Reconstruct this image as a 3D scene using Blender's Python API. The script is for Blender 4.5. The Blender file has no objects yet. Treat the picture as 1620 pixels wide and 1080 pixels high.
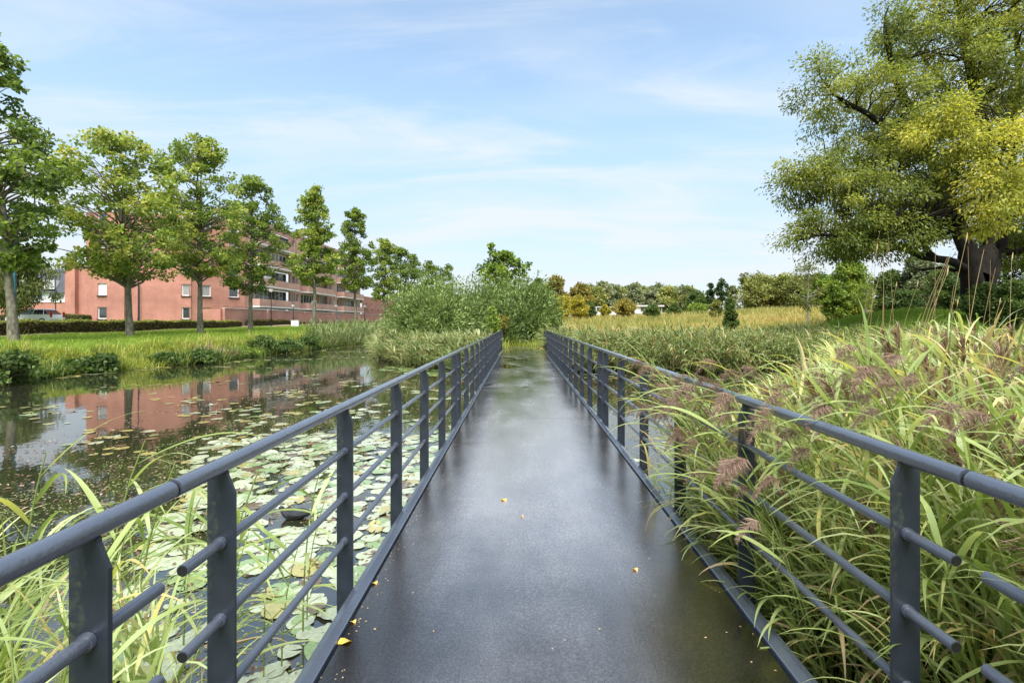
import bpy, math, random
import numpy as np
from mathutils import Vector

# ------------------------------------------------------------------ camera, world, sun, exposure
scene = bpy.context.scene
COL = scene.collection
EYE = 2.22                                   # metres above the water, which is z = 0
cam_d = bpy.data.cameras.new('camera')
cam_d.sensor_width = 36.0
cam_d.lens = 800.0 / 1620.0 * 36.0
cam_d.shift_x = -13.0 / 1620.0
cam_d.shift_y = -32.0 / 1620.0
cam_d.clip_start = 0.05
cam_d.clip_end = 6000.0
cam = bpy.data.objects.new('camera', cam_d)
cam.location = (0, 0, EYE)
cam.rotation_euler = (math.radians(90), 0, 0)
COL.objects.link(cam)
scene.camera = cam

SUN_ELEV = math.radians(60)
SUN_DIR = Vector((0.03, -0.95, 0)).normalized() * math.cos(SUN_ELEV) + Vector((0, 0, math.sin(SUN_ELEV)))
world = bpy.data.worlds.new('World')
scene.world = world
world.use_nodes = True
wn, wl = world.node_tree.nodes, world.node_tree.links
wn.clear()
w_out = wn.new('ShaderNodeOutputWorld')
w_bg = wn.new('ShaderNodeBackground')
w_sky = wn.new('ShaderNodeTexSky')
w_sky.sky_type = 'NISHITA'
w_sky.sun_disc = False
w_sky.sun_elevation = SUN_ELEV
w_sky.sun_rotation = math.atan2(SUN_DIR.x, SUN_DIR.y)
w_sky.air_density = 1.0
w_sky.dust_density = 0.6
w_sky.ozone_density = 1.0
# thin streaky cirrus over the blue: noise on the direction projected to a flat layer
w_tc = wn.new('ShaderNodeTexCoord')
w_sep = wn.new('ShaderNodeSeparateXYZ')
wl.new(w_tc.outputs['Generated'], w_sep.inputs[0])
def wmath(op, a, b=None, clamp=False):
    n = wn.new('ShaderNodeMath'); n.operation = op; n.use_clamp = clamp
    for i, v in enumerate((a, b)):
        if v is None: continue
        if isinstance(v, (int, float)): n.inputs[i].default_value = v
        else: wl.new(v, n.inputs[i])
    return n.outputs[0]
zc = wmath('MAXIMUM', w_sep.outputs['Z'], 0.0)
den = wmath('ADD', zc, 0.12)
w_cmb = wn.new('ShaderNodeCombineXYZ')
wl.new(wmath('DIVIDE', w_sep.outputs['X'], den), w_cmb.inputs[0])
wl.new(wmath('DIVIDE', w_sep.outputs['Y'], den), w_cmb.inputs[1])
SKY_X, SKY_Y = -4.6, 3.3
def wnoise(rot, sx, sy, scale, detail, rough, dist, lo, hi):
    m = wn.new('ShaderNodeMapping'); m.inputs['Rotation'].default_value = (0, 0, rot)
    m.inputs['Scale'].default_value = (sx, sy, 1)
    m.inputs['Location'].default_value = (3.7 * rot + SKY_X, SKY_Y, 0)
    wl.new(w_cmb.outputs[0], m.inputs['Vector'])
    n = wn.new('ShaderNodeTexNoise'); n.inputs['Scale'].default_value = scale
    n.inputs['Detail'].default_value = detail; n.inputs['Roughness'].default_value = rough
    n.inputs['Distortion'].default_value = dist
    wl.new(m.outputs[0], n.inputs['Vector'])
    r = wn.new('ShaderNodeMapRange'); r.interpolation_type = 'SMOOTHSTEP'
    r.inputs['From Min'].default_value = lo; r.inputs['From Max'].default_value = hi
    wl.new(n.outputs['Fac'], r.inputs['Value'])
    return r.outputs[0]
big = wnoise(0.5, 0.55, 1.0, 0.8, 4, 0.5, 0.4, 0.42, 0.62)
fine = wnoise(0.75, 0.45, 1.5, 1.5, 9, 0.62, 0.7, 0.44, 0.68)
low = wn.new('ShaderNodeMapRange'); low.interpolation_type = 'SMOOTHSTEP'
low.inputs['From Min'].default_value = 0.42; low.inputs['From Max'].default_value = 0.0
wl.new(zc, low.inputs['Value'])
cl = wmath('ADD', wmath('MULTIPLY', big, 0.46), wmath('MULTIPLY', fine, 0.40))
cl = wmath('ADD', cl, wmath('MULTIPLY', low.outputs[0], 0.46))
cl = wmath('ADD', cl, 0.12)
cl = wmath('MINIMUM', cl, 0.90)
w_mix = wn.new('ShaderNodeMix'); w_mix.data_type = 'RGBA'
wl.new(cl, w_mix.inputs['Factor'])
w_gain = wn.new('ShaderNodeMix'); w_gain.data_type = 'RGBA'; w_gain.blend_type = 'MULTIPLY'
w_gain.inputs['Factor'].default_value = 1.0
wl.new(w_sky.outputs['Color'], w_gain.inputs['A'])
w_gl = wn.new('ShaderNodeMix'); w_gl.data_type = 'RGBA'           # thin high haze: clearer overhead than low down
w_gl.inputs['A'].default_value = (2.40, 2.45, 2.25, 1); w_gl.inputs['B'].default_value = (1.05, 1.1, 1.2, 1)
wl.new(low.outputs[0], w_gl.inputs['Factor']); wl.new(w_gl.outputs['Result'], w_gain.inputs['B'])
wl.new(w_gain.outputs['Result'], w_mix.inputs['A'])
w_mix.inputs['B'].default_value = (6.75, 7.25, 7.75, 1)         # sunlit thin cloud
wl.new(w_mix.outputs['Result'], w_bg.inputs['Color'])
w_bg.inputs['Strength'].default_value = 0.057
wl.new(w_bg.outputs[0], w_out.inputs[0])

sun_d = bpy.data.lights.new('sun', 'SUN')
sun_d.energy = 3.9
sun_d.angle = math.radians(45)
sun_d.color = (1.0, 0.965, 0.90)
sun = bpy.data.objects.new('sun', sun_d)
sun.rotation_euler = (-SUN_DIR).to_track_quat('-Z', 'Y').to_euler()
sun.location = (0, 0, 60)
COL.objects.link(sun)
scene.view_settings.view_transform = 'Standard'
scene.view_settings.look = 'None'
scene.view_settings.gamma = 1.0
scene.view_settings.use_curve_mapping = False
scene.view_settings.exposure = 1.2

# ------------------------------------------------------------------ helpers
rng = np.random.default_rng(11)
random.seed(11)

def tag(o, label=None, cat=None, group=None, kind=None):
    if label: o['label'] = label
    if cat: o['category'] = cat
    if group: o['group'] = group
    if kind: o['kind'] = kind
    return o

def thing(name, label, cat, loc=(0, 0, 0), rz=0.0, group=None):
    o = bpy.data.objects.new(name, None)
    o.empty_display_size = 0.2
    COL.objects.link(o)
    o.location = loc
    o.rotation_euler = (0, 0, rz)
    return tag(o, label, cat, group)

def link(name, me, parent=None, loc=None, rot=None):
    o = bpy.data.objects.new(name, me)
    COL.objects.link(o)
    if parent is not None: o.parent = parent
    if loc is not None: o.location = loc
    if rot is not None: o.rotation_euler = rot
    return o

def copy_tree(o, parent=None):
    c = o.copy()
    COL.objects.link(c)
    if parent is not None: c.parent = parent
    for ch in list(o.children): copy_tree(ch, c)
    return c

def np_mesh(name, V, F, m, tint=None, smooth=False, colour=None):
    """mesh out of numpy arrays: V (n,3), F (k,3 or 4)"""
    V = np.ascontiguousarray(V, dtype=np.float32).reshape(-1, 3)
    F = np.ascontiguousarray(F, dtype=np.int32)
    k = F.shape[1]
    me = bpy.data.meshes.new(name)
    me.vertices.add(len(V)); me.vertices.foreach_set('co', V.ravel())
    me.loops.add(F.size); me.loops.foreach_set('vertex_index', F.ravel())
    me.polygons.add(len(F))
    me.polygons.foreach_set('loop_start', np.arange(len(F), dtype=np.int32) * k)
    if smooth: me.polygons.foreach_set('use_smooth', np.ones(len(F), dtype=bool))
    me.update(calc_edges=True)
    if tint is not None:
        a = me.attributes.new('tint', 'FLOAT', 'POINT')
        a.data.foreach_set('value', np.ascontiguousarray(tint, dtype=np.float32))
    if colour is not None:
        a = me.attributes.new('land', 'FLOAT_COLOR', 'POINT')
        a.data.foreach_set('color', np.ascontiguousarray(colour, dtype=np.float32).ravel())
    if m: me.materials.append(m)
    return me

class MB:
    """collects simple solids into one mesh"""
    def __init__(s): s.v = []; s.f = []
    def add(s, vs, fs):
        b = len(s.v); s.v += [tuple(p) for p in vs]; s.f += [tuple(i + b for i in f) for f in fs]
        return s
    def box(s, x0, x1, y0, y1, z0, z1):
        v = [(x0, y0, z0), (x1, y0, z0), (x1, y1, z0), (x0, y1, z0), (x0, y0, z1), (x1, y0, z1), (x1, y1, z1), (x0, y1, z1)]
        return s.add(v, [(0, 3, 2, 1), (4, 5, 6, 7), (0, 1, 5, 4), (1, 2, 6, 5), (2, 3, 7, 6), (3, 0, 4, 7)])
    def prism(s, poly, y0, y1, axis='y'):
        n = len(poly)
        if axis == 'y': v = [(a, y0, b) for a, b in poly] + [(a, y1, b) for a, b in poly]
        elif axis == 'x': v = [(y0, a, b) for a, b in poly] + [(y1, a, b) for a, b in poly]
        else: v = [(a, b, y0) for a, b in poly] + [(a, b, y1) for a, b in poly]
        f = [tuple(range(n))[::-1], tuple(range(n, 2 * n))]
        f += [(i, (i + 1) % n, n + (i + 1) % n, n + i) for i in range(n)]
        return s.add(v, f)
    def tube(s, pts, radii, seg=8, caps=True):
        pts = [Vector(p) for p in pts]
        if not hasattr(radii, '__len__'): radii = [radii] * len(pts)
        v = []; f = []
        for i, p in enumerate(pts):
            d = (pts[min(i + 1, len(pts) - 1)] - pts[max(i - 1, 0)]).normalized()
            ref = Vector((0, 0, 1)) if abs(d.z) < 0.9 else Vector((1, 0, 0))
            a = d.cross(ref).normalized(); b = d.cross(a).normalized()
            for k in range(seg):
                t = 2 * math.pi * k / seg
                v.append(p + (a * math.cos(t) + b * math.sin(t)) * radii[i])
        for i in range(len(pts) - 1):
            for k in range(seg):
                k2 = (k + 1) % seg
                f.append((i * seg + k, i * seg + k2, (i + 1) * seg + k2, (i + 1) * seg + k))
        if caps:
            f.append(tuple(range(seg))[::-1]); f.append(tuple((len(pts) - 1) * seg + k for k in range(seg)))
        return s.add(v, f)
    def mesh(s, name, m, smooth=False):
        me = bpy.data.meshes.new(name)
        me.from_pydata(s.v, [], s.f)
        if m: me.materials.append(m)
        me.update()
        if smooth:
            me.polygons.foreach_set('use_smooth', np.ones(len(me.polygons), dtype=bool))
            try: me.set_sharp_from_angle(angle=math.radians(40))
            except Exception: pass
        return me
    def build(s, name, m, parent=None, loc=None, rot=None, smooth=False):
        return link(name, s.mesh(name, m, smooth), parent, loc, rot)

# ------------------------------------------------------------------ materials
def new_mat(name):
    m = bpy.data.materials.new(name); m.use_nodes = True
    nt = m.node_tree
    return m, nt.nodes, nt.links, nt.nodes['Principled BSDF']

def ramp_node(n, stops):
    r = n.new('ShaderNodeValToRGB')
    e = r.color_ramp.elements
    while len(e) < len(stops): e.new(0.5)
    for el, (p, c) in zip(e, stops):
        el.position = p; el.color = (*c, 1)
    return r

def noise_node(n, l, scale, detail=4, rough=0.55, coord='Object', stretch=None, dist=0.0):
    tc = n.new('ShaderNodeTexCoord')
    src = tc.outputs[coord]
    if stretch:
        mp = n.new('ShaderNodeMapping'); mp.inputs['Scale'].default_value = stretch
        l.new(src, mp.inputs['Vector']); src = mp.outputs[0]
    t = n.new('ShaderNodeTexNoise')
    t.inputs['Scale'].default_value = scale; t.inputs['Detail'].default_value = detail
    t.inputs['Roughness'].default_value = rough; t.inputs['Distortion'].default_value = dist
    l.new(src, t.inputs['Vector'])
    return t

def mat_plain(name, stops, scale=3.0, rough=0.6, bump=0.0, bump_scale=40, spec=0.5, metal=0.0, stretch=None, rough2=None, coord='Object'):
    m, n, l, b = new_mat(name)
    t = noise_node(n, l, scale, stretch=stretch, coord=coord)
    r = ramp_node(n, stops)
    l.new(t.outputs['Fac'], r.inputs[0]); l.new(r.outputs[0], b.inputs['Base Color'])
    b.inputs['Roughness'].default_value = rough
    if rough2 is not None:
        mr = n.new('ShaderNodeMapRange'); mr.inputs['From Min'].default_value = 0.35; mr.inputs['From Max'].default_value = 0.65
        mr.inputs['To Min'].default_value = rough; mr.inputs['To Max'].default_value = rough2
        l.new(t.outputs['Fac'], mr.inputs['Value']); l.new(mr.outputs[0], b.inputs['Roughness'])
    b.inputs['Specular IOR Level'].default_value = spec
    b.inputs['Metallic'].default_value = metal
    if bump:
        t2 = noise_node(n, l, bump_scale, 6, stretch=stretch)
        bp = n.new('ShaderNodeBump'); bp.inputs['Strength'].default_value = bump; bp.inputs['Distance'].default_value = 0.02
        l.new(t2.outputs['Fac'], bp.inputs['Height']); l.new(bp.outputs[0], b.inputs['Normal'])
    return m

def mat_leaf(name, stops, trans=0.35, rough=0.5, spec=0.3):
    """thin leaf: colour picked per leaf by the tint attribute, part of the light passes through"""
    m, n, l, b = new_mat(name)
    a = n.new('ShaderNodeAttribute'); a.attribute_name = 'tint'
    r = ramp_node(n, stops)
    l.new(a.outputs['Fac'], r.inputs[0])
    l.new(r.outputs[0], b.inputs['Base Color'])
    b.inputs['Roughness'].default_value = rough
    b.inputs['Specular IOR Level'].default_value = spec
    tr = n.new('ShaderNodeBsdfTranslucent')
    br = n.new('ShaderNodeMix'); br.data_type = 'RGBA'; br.blend_type = 'MULTIPLY'; br.inputs['Factor'].default_value = 1
    l.new(r.outputs[0], br.inputs['A']); br.inputs['B'].default_value = (1.25, 1.3, 0.7, 1)
    l.new(br.outputs['Result'], tr.inputs['Color'])
    mx = n.new('ShaderNodeMixShader'); mx.inputs[0].default_value = trans
    out = n['Material Output']
    l.new(b.outputs[0], mx.inputs[1]); l.new(tr.outputs[0], mx.inputs[2]); l.new(mx.outputs[0], out.inputs[0])
    return m

M = {}
def rail_paint():
    m, n, l, b = new_mat('rail_paint')
    t = noise_node(n, l, 9, 5)
    r = ramp_node(n, [(0.3, (0.016, 0.021, 0.031)), (0.7, (0.026, 0.033, 0.047))])
    l.new(t.outputs['Fac'], r.inputs[0])
    # algae and lime in blotches on the plates
    t2 = noise_node(n, l, 4.5, 6, 0.65, stretch=(1, 1, 0.45))
    mr = n.new('ShaderNodeMapRange'); mr.inputs['From Min'].default_value = 0.58; mr.inputs['From Max'].default_value = 0.70
    l.new(t2.outputs['Fac'], mr.inputs['Value'])
    t3 = noise_node(n, l, 45, 5, 0.7)
    mr3 = n.new('ShaderNodeMapRange'); mr3.inputs['From Min'].default_value = 0.45; mr3.inputs['From Max'].default_value = 0.62
    l.new(t3.outputs['Fac'], mr3.inputs['Value'])
    mm = n.new('ShaderNodeMath'); mm.operation = 'MULTIPLY'
    l.new(mr.outputs[0], mm.inputs[0]); l.new(mr3.outputs[0], mm.inputs[1])
    mm2 = n.new('ShaderNodeMath'); mm2.operation = 'MULTIPLY'; mm2.inputs[1].default_value = 0.75
    l.new(mm.outputs[0], mm2.inputs[0])
    mx = n.new('ShaderNodeMix'); mx.data_type = 'RGBA'
    l.new(mm2.outputs[0], mx.inputs['Factor']); l.new(r.outputs[0], mx.inputs['A']); mx.inputs['B'].default_value = (0.15, 0.155, 0.07, 1)
    l.new(mx.outputs['Result'], b.inputs['Base Color'])
    rr = n.new('ShaderNodeMapRange'); rr.inputs['To Min'].default_value = 0.28; rr.inputs['To Max'].default_value = 0.46
    l.new(t.outputs['Fac'], rr.inputs['Value']); l.new(rr.outputs[0], b.inputs['Roughness'])
    b.inputs['Coat Weight'].default_value = 0.2; b.inputs['Coat Roughness'].default_value = 0.2
    bp = n.new('ShaderNodeBump'); bp.inputs['Strength'].default_value = 0.08; bp.inputs['Distance'].default_value = 0.004
    t4 = noise_node(n, l, 220, 3); l.new(t4.outputs['Fac'], bp.inputs['Height']); l.new(bp.outputs[0], b.inputs['Normal'])
    return m
M['rail'] = rail_paint()
M['pipe'] = mat_plain('pipe_paint', [(0.3, (0.052, 0.063, 0.088)), (0.7, (0.070, 0.083, 0.112))], 6, 0.36, 0.14, 70, 0.6, rough2=0.22)
_b = M['pipe'].node_tree.nodes['Principled BSDF']; _b.inputs['IOR'].default_value = 1.7; _b.inputs['Coat Weight'].default_value = 0.7; _b.inputs['Coat Roughness'].default_value = 0.16
M['black'] = mat_plain('black_cap', [(0.3, (0.008, 0.008, 0.009)), (0.7, (0.014, 0.014, 0.015))], 6, 0.5)

def deck_mat():
    """gritted epoxy surface, wet all over, with puddles standing along some of the joints"""
    m, n, l, b = new_mat('wet_deck')
    def mth(op, a, c):
        k = n.new('ShaderNodeMath'); k.operation = op; k.use_clamp = op == 'MULTIPLY'
        for q, v in enumerate((a, c)):
            if isinstance(v, (int, float)): k.inputs[q].default_value = v
            else: l.new(v, k.inputs[q])
        return k.outputs[0]
    t = noise_node(n, l, 95, 4, 0.7, coord='Object')
    r = ramp_node(n, [(0.34, (0.29, 0.238, 0.205)), (0.52, (0.44, 0.36, 0.31)), (0.68, (0.65, 0.53, 0.46))])
    l.new(t.outputs['Fac'], r.inputs[0])
    big = noise_node(n, l, 1.3, 5, 0.6, stretch=(1.3, 0.5, 1))
    tone = n.new('ShaderNodeMapRange'); tone.inputs['From Min'].default_value = 0.35; tone.inputs['From Max'].default_value = 0.68
    tone.inputs['To Min'].default_value = 0.72; tone.inputs['To Max'].default_value = 1.35
    l.new(big.outputs['Fac'], tone.inputs['Value'])
    mx = n.new('ShaderNodeMix'); mx.data_type = 'RGBA'; mx.blend_type = 'MULTIPLY'; mx.inputs['Factor'].default_value = 1
    cmb = n.new('ShaderNodeCombineXYZ')
    for i in range(3): l.new(tone.outputs[0], cmb.inputs[i])
    l.new(r.outputs[0], mx.inputs['A']); l.new(cmb.outputs[0], mx.inputs['B'])
    # sky sheen painted in beyond the landing, rail reflections painted dark towards the kerbs
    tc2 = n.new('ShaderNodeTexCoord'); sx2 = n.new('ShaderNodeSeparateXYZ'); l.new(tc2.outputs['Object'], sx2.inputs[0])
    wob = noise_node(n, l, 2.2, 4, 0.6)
    sheen_tint = n.new('ShaderNodeMapRange'); sheen_tint.interpolation_type = 'SMOOTHSTEP'
    sheen_tint.inputs['From Min'].default_value = -0.3; sheen_tint.inputs['From Max'].default_value = 3.6
    sheen_tint.inputs['To Min'].default_value = 0.62; sheen_tint.inputs['To Max'].default_value = 1.75
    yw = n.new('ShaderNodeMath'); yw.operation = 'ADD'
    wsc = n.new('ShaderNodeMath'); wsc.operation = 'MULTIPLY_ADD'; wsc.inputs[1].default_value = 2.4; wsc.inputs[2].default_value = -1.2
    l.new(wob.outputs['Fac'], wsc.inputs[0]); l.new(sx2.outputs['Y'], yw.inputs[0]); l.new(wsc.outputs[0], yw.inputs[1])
    l.new(yw.outputs[0], sheen_tint.inputs['Value'])
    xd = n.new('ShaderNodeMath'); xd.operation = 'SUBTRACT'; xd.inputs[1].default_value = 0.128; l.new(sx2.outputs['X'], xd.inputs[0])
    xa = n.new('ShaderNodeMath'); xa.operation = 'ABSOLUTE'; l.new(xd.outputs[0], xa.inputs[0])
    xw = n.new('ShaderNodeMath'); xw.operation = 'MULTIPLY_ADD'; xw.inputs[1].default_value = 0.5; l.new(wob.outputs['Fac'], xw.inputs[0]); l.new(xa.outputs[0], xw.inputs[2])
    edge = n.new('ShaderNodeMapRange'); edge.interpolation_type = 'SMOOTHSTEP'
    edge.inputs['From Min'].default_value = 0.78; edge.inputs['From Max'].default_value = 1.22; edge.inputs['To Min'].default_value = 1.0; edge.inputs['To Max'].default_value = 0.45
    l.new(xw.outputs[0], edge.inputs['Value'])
    we = n.new('ShaderNodeMath'); we.operation = 'MULTIPLY'; l.new(sheen_tint.outputs[0], we.inputs[0]); l.new(edge.outputs[0], we.inputs[1])
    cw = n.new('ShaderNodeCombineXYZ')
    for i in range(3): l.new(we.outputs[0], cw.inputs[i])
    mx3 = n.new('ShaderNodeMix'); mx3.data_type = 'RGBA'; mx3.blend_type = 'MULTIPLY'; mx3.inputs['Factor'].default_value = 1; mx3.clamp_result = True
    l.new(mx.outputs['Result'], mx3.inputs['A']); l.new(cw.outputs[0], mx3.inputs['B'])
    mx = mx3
    pn = noise_node(n, l, 0.85, 3, 0.5, stretch=(1.2, 0.8, 1), dist=0.3)
    pud = n.new('ShaderNodeMapRange'); pud.interpolation_type = 'SMOOTHSTEP'
    pud.inputs['From Min'].default_value = 0.60; pud.inputs['From Max'].default_value = 0.67
    l.new(pn.outputs['Fac'], pud.inputs['Value'])
    tcy = n.new('ShaderNodeTexCoord'); sy = n.new('ShaderNodeSeparateXYZ'); l.new(tcy.outputs['Object'], sy.inputs[0])
    sag = n.new('ShaderNodeMapRange'); sag.interpolation_type = 'SMOOTHSTEP'      # water stands where the far spans sag
    sag.inputs['From Min'].default_value = 8.0; sag.inputs['From Max'].default_value = 10.5
    l.new(sy.outputs['Y'], sag.inputs['Value'])
    pm = n.new('ShaderNodeMath'); pm.operation = 'MULTIPLY'; l.new(pud.outputs[0], pm.inputs[0]); l.new(sag.outputs[0], pm.inputs[1])
    pud = pm
    dk = n.new('ShaderNodeMix'); dk.data_type = 'RGBA'
    l.new(mth('MULTIPLY', pud.outputs[0], 0.75), dk.inputs['Factor'])
    l.new(mx.outputs['Result'], dk.inputs['A']); dk.inputs['B'].default_value = (0.07, 0.065, 0.06, 1)
    l.new(dk.outputs['Result'], b.inputs['Base Color'])
    ro = n.new('ShaderNodeMapRange'); ro.inputs['From Min'].default_value = 0.36; ro.inputs['From Max'].default_value = 0.64
    ro.inputs['To Min'].default_value = 0.17; ro.inputs['To Max'].default_value = 0.29
    l.new(big.outputs['Fac'], ro.inputs['Value'])
    rf = mth('SUBTRACT', ro.outputs[0], mth('MULTIPLY', pud.outputs[0], 0.22))
    l.new(rf, b.inputs['Roughness'])
    b.inputs['Metallic'].default_value = 1.0
    b.inputs['Specular Tint'].default_value = (1.0, 0.93, 0.86, 1)
    b.inputs['Coat Weight'].default_value = 1.0; b.inputs['Coat IOR'].default_value = 1.5
    l.new(mth('MULTIPLY', rf, 0.8), b.inputs['Coat Roughness'])
    g = noise_node(n, l, 75, 4, 0.65)
    gs = mth('SUBTRACT', 0.17, mth('MULTIPLY', pud.outputs[0], 0.15))
    bp = n.new('ShaderNodeBump'); bp.inputs['Distance'].default_value = 0.006
    l.new(gs, bp.inputs['Strength']); l.new(g.outputs['Fac'], bp.inputs['Height'])
    l.new(bp.outputs[0], b.inputs['Normal']); l.new(bp.outputs[0], b.inputs['Coat Normal'])
    return m
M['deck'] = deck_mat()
M['steel_dark'] = mat_plain('beam_steel', [(0.3, (0.02, 0.026, 0.036)), (0.7, (0.04, 0.05, 0.065))], 5, 0.5)

def water_mat():
    m, n, l, b = new_mat('pond_water')
    b.inputs['Base Color'].default_value = (0.020, 0.021, 0.012, 1)
    b.inputs['Roughness'].default_value = 0.025
    b.inputs['IOR'].default_value = 2.5
    t = noise_node(n, l, 1.6, 4, 0.55, stretch=(1, 0.7, 1))
    t2 = noise_node(n, l, 0.25, 2)
    mm = n.new('ShaderNodeMath'); mm.operation = 'MULTIPLY'
    l.new(t.outputs['Fac'], mm.inputs[0]); l.new(t2.outputs['Fac'], mm.inputs[1])
    bp = n.new('ShaderNodeBump'); bp.inputs['Strength'].default_value = 0.06; bp.inputs['Distance'].default_value = 0.12
    l.new(mm.outputs[0], bp.inputs['Height']); l.new(bp.outputs[0], b.inputs['Normal'])
    return m
M['water'] = water_mat()

def land_mat():
    m, n, l, b = new_mat('land')
    a = n.new('ShaderNodeAttribute'); a.attribute_name = 'land'
    t = noise_node(n, l, 2.2, 8, 0.7)
    r = ramp_node(n, [(0.3, (0.55, 0.55, 0.5)), (0.7, (1.35, 1.3, 1.2))])
    l.new(t.outputs['Fac'], r.inputs[0])
    mx = n.new('ShaderNodeMix'); mx.data_type = 'RGBA'; mx.blend_type = 'MULTIPLY'; mx.inputs['Factor'].default_value = 1
    l.new(a.outputs['Color'], mx.inputs['A']); l.new(r.outputs[0], mx.inputs['B'])
    l.new(mx.outputs['Result'], b.inputs['Base Color'])
    b.inputs['Roughness'].default_value = 0.95; b.inputs['Specular IOR Level'].default_value = 0.1
    bp = n.new('ShaderNodeBump'); bp.inputs['Strength'].default_value = 0.6; bp.inputs['Distance'].default_value = 0.1
    t2 = noise_node(n, l, 9, 6, 0.7); l.new(t2.outputs['Fac'], bp.inputs['Height']); l.new(bp.outputs[0], b.inputs['Normal'])
    return m
M['land'] = land_mat()

def brick_mat(name, c1, c2, mortar, bump=0.3):
    m, n, l, b = new_mat(name)
    tc = n.new('ShaderNodeTexCoord')
    mp = n.new('ShaderNodeMapping'); mp.inputs['Rotation'].default_value = (math.radians(-90), 0, 0)
    l.new(tc.outputs['Object'], mp.inputs['Vector'])
    br = n.new('ShaderNodeTexBrick')
    br.inputs['Color1'].default_value = (*c1, 1); br.inputs['Color2'].default_value = (*c2, 1); br.inputs['Mortar'].default_value = (*mortar, 1)
    br.inputs['Scale'].default_value = 1.0
    br.inputs['Mortar Size'].default_value = 0.007
    br.inputs['Brick Width'].default_value = 0.22; br.inputs['Row Height'].default_value = 0.062
    l.new(mp.outputs[0], br.inputs['Vector'])
    t = noise_node(n, l, 0.5, 6, 0.6)
    r = ramp_node(n, [(0.28, (0.74, 0.71, 0.69)), (0.72, (1.16, 1.14, 1.14))])
    l.new(t.outputs['Fac'], r.inputs[0])
    mx = n.new('ShaderNodeMix'); mx.data_type = 'RGBA'; mx.blend_type = 'MULTIPLY'; mx.inputs['Factor'].default_value = 1
    l.new(br.outputs['Color'], mx.inputs['A']); l.new(r.outputs[0], mx.inputs['B'])
    l.new(mx.outputs['Result'], b.inputs['Base Color'])
    b.inputs['Roughness'].default_value = 0.85
    bp = n.new('ShaderNodeBump'); bp.inputs['Strength'].default_value = bump; bp.inputs['Distance'].default_value = 0.01
    l.new(br.outputs['Fac'], bp.inputs['Height']); bp.invert = True; l.new(bp.outputs[0], b.inputs['Normal'])
    return m
M['brick'] = brick_mat('red_brick', (0.39, 0.15, 0.107), (0.455, 0.195, 0.147), (0.37, 0.225, 0.185))
M['brick_pale'] = brick_mat('pink_brick', (0.50, 0.28, 0.23), (0.57, 0.34, 0.28), (0.45, 0.32, 0.27))
M['white'] = mat_plain('white_paint', [(0.3, (0.70, 0.70, 0.69)), (0.7, (0.80, 0.80, 0.79))], 2, 0.45)
M['glass'] = mat_plain('window_glass', [(0.3, (0.03, 0.036, 0.042)), (0.7, (0.07, 0.08, 0.085))], 0.6, 0.06, spec=0.8)
M['curtain'] = mat_plain('blind', [(0.3, (0.22, 0.22, 0.21)), (0.7, (0.34, 0.34, 0.33))], 3, 0.35, stretch=(6, 1, 0.4))
M['concrete'] = mat_plain('pale_concrete', [(0.3, (0.42, 0.40, 0.38)), (0.7, (0.55, 0.53, 0.5))], 2, 0.8)
M['rooftile'] = mat_plain('slate_tile', [(0.3, (0.035, 0.037, 0.048)), (0.7, (0.062, 0.064, 0.08))], 4, 0.5)
M['pave'] = mat_plain('brick_paving', [(0.3, (0.20, 0.12, 0.10)), (0.7, (0.30, 0.20, 0.17))], 3, 0.8, 0.2, 30)
M['bark_grey'] = mat_plain('grey_bark', [(0.28, (0.055, 0.048, 0.034)), (0.5, (0.17, 0.15, 0.11)), (0.72, (0.27, 0.27, 0.17))], 9, 0.9, 1.0, 18, 0.2, stretch=(1, 1, 0.35))
M['bark_dark'] = mat_plain('dark_bark', [(0.3, (0.006, 0.005, 0.004)), (0.7, (0.026, 0.021, 0.016))], 6, 0.95, 1.0, 12, 0.2, stretch=(1, 1, 0.3))
M['bark_birch'] = mat_plain('pale_bark', [(0.3, (0.30, 0.29, 0.24)), (0.7, (0.50, 0.48, 0.42))], 6, 0.85, 0.4, 14, 0.2, stretch=(1, 1, 2))
M['twig'] = mat_plain('twig', [(0.3, (0.05, 0.05, 0.025)), (0.7, (0.10, 0.10, 0.05))], 6, 0.85)

M['l_maple'] = mat_leaf('maple_leaf', [(0.0, (0.060, 0.105, 0.022)), (0.45, (0.175, 0.245, 0.045)), (0.8, (0.31, 0.37, 0.070)), (1.0, (0.44, 0.42, 0.10))], 0.45)
M['l_dark'] = mat_leaf('dark_leaf', [(0.0, (0.026, 0.055, 0.014)), (0.5, (0.075, 0.125, 0.030)), (1.0, (0.16, 0.22, 0.055))])
M['l_willow'] = mat_leaf('silver_willow_leaf', [(0.0, (0.055, 0.095, 0.024)), (0.5, (0.150, 0.215, 0.060)), (0.85, (0.245, 0.320, 0.098)), (1.0, (0.33, 0.40, 0.17))], 0.3, 0.55)
M['l_big'] = mat_leaf('olive_leaf', [(0.0, (0.075, 0.110, 0.028)), (0.45, (0.21, 0.245, 0.055)), (0.8, (0.41, 0.41, 0.080)), (1.0, (0.64, 0.56, 0.10))], 0.5)
M['l_lime'] = mat_leaf('lime_leaf', [(0.0, (0.09, 0.15, 0.02)), (0.5, (0.20, 0.28, 0.04)), (1.0, (0.34, 0.38, 0.06))])
M['l_olive'] = mat_leaf('dull_olive_leaf', [(0.0, (0.085, 0.11, 0.030)), (0.5, (0.205, 0.225, 0.060)), (1.0, (0.34, 0.34, 0.10))])
M['l_yellow'] = mat_leaf('yellow_leaf', [(0.0, (0.20, 0.19, 0.02)), (0.5, (0.36, 0.31, 0.03)), (1.0, (0.52, 0.44, 0.05))])
M['l_amber'] = mat_leaf('amber_leaf', [(0.0, (0.12, 0.11, 0.024)), (0.5, (0.24, 0.195, 0.045)), (1.0, (0.38, 0.32, 0.075))])
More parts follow.
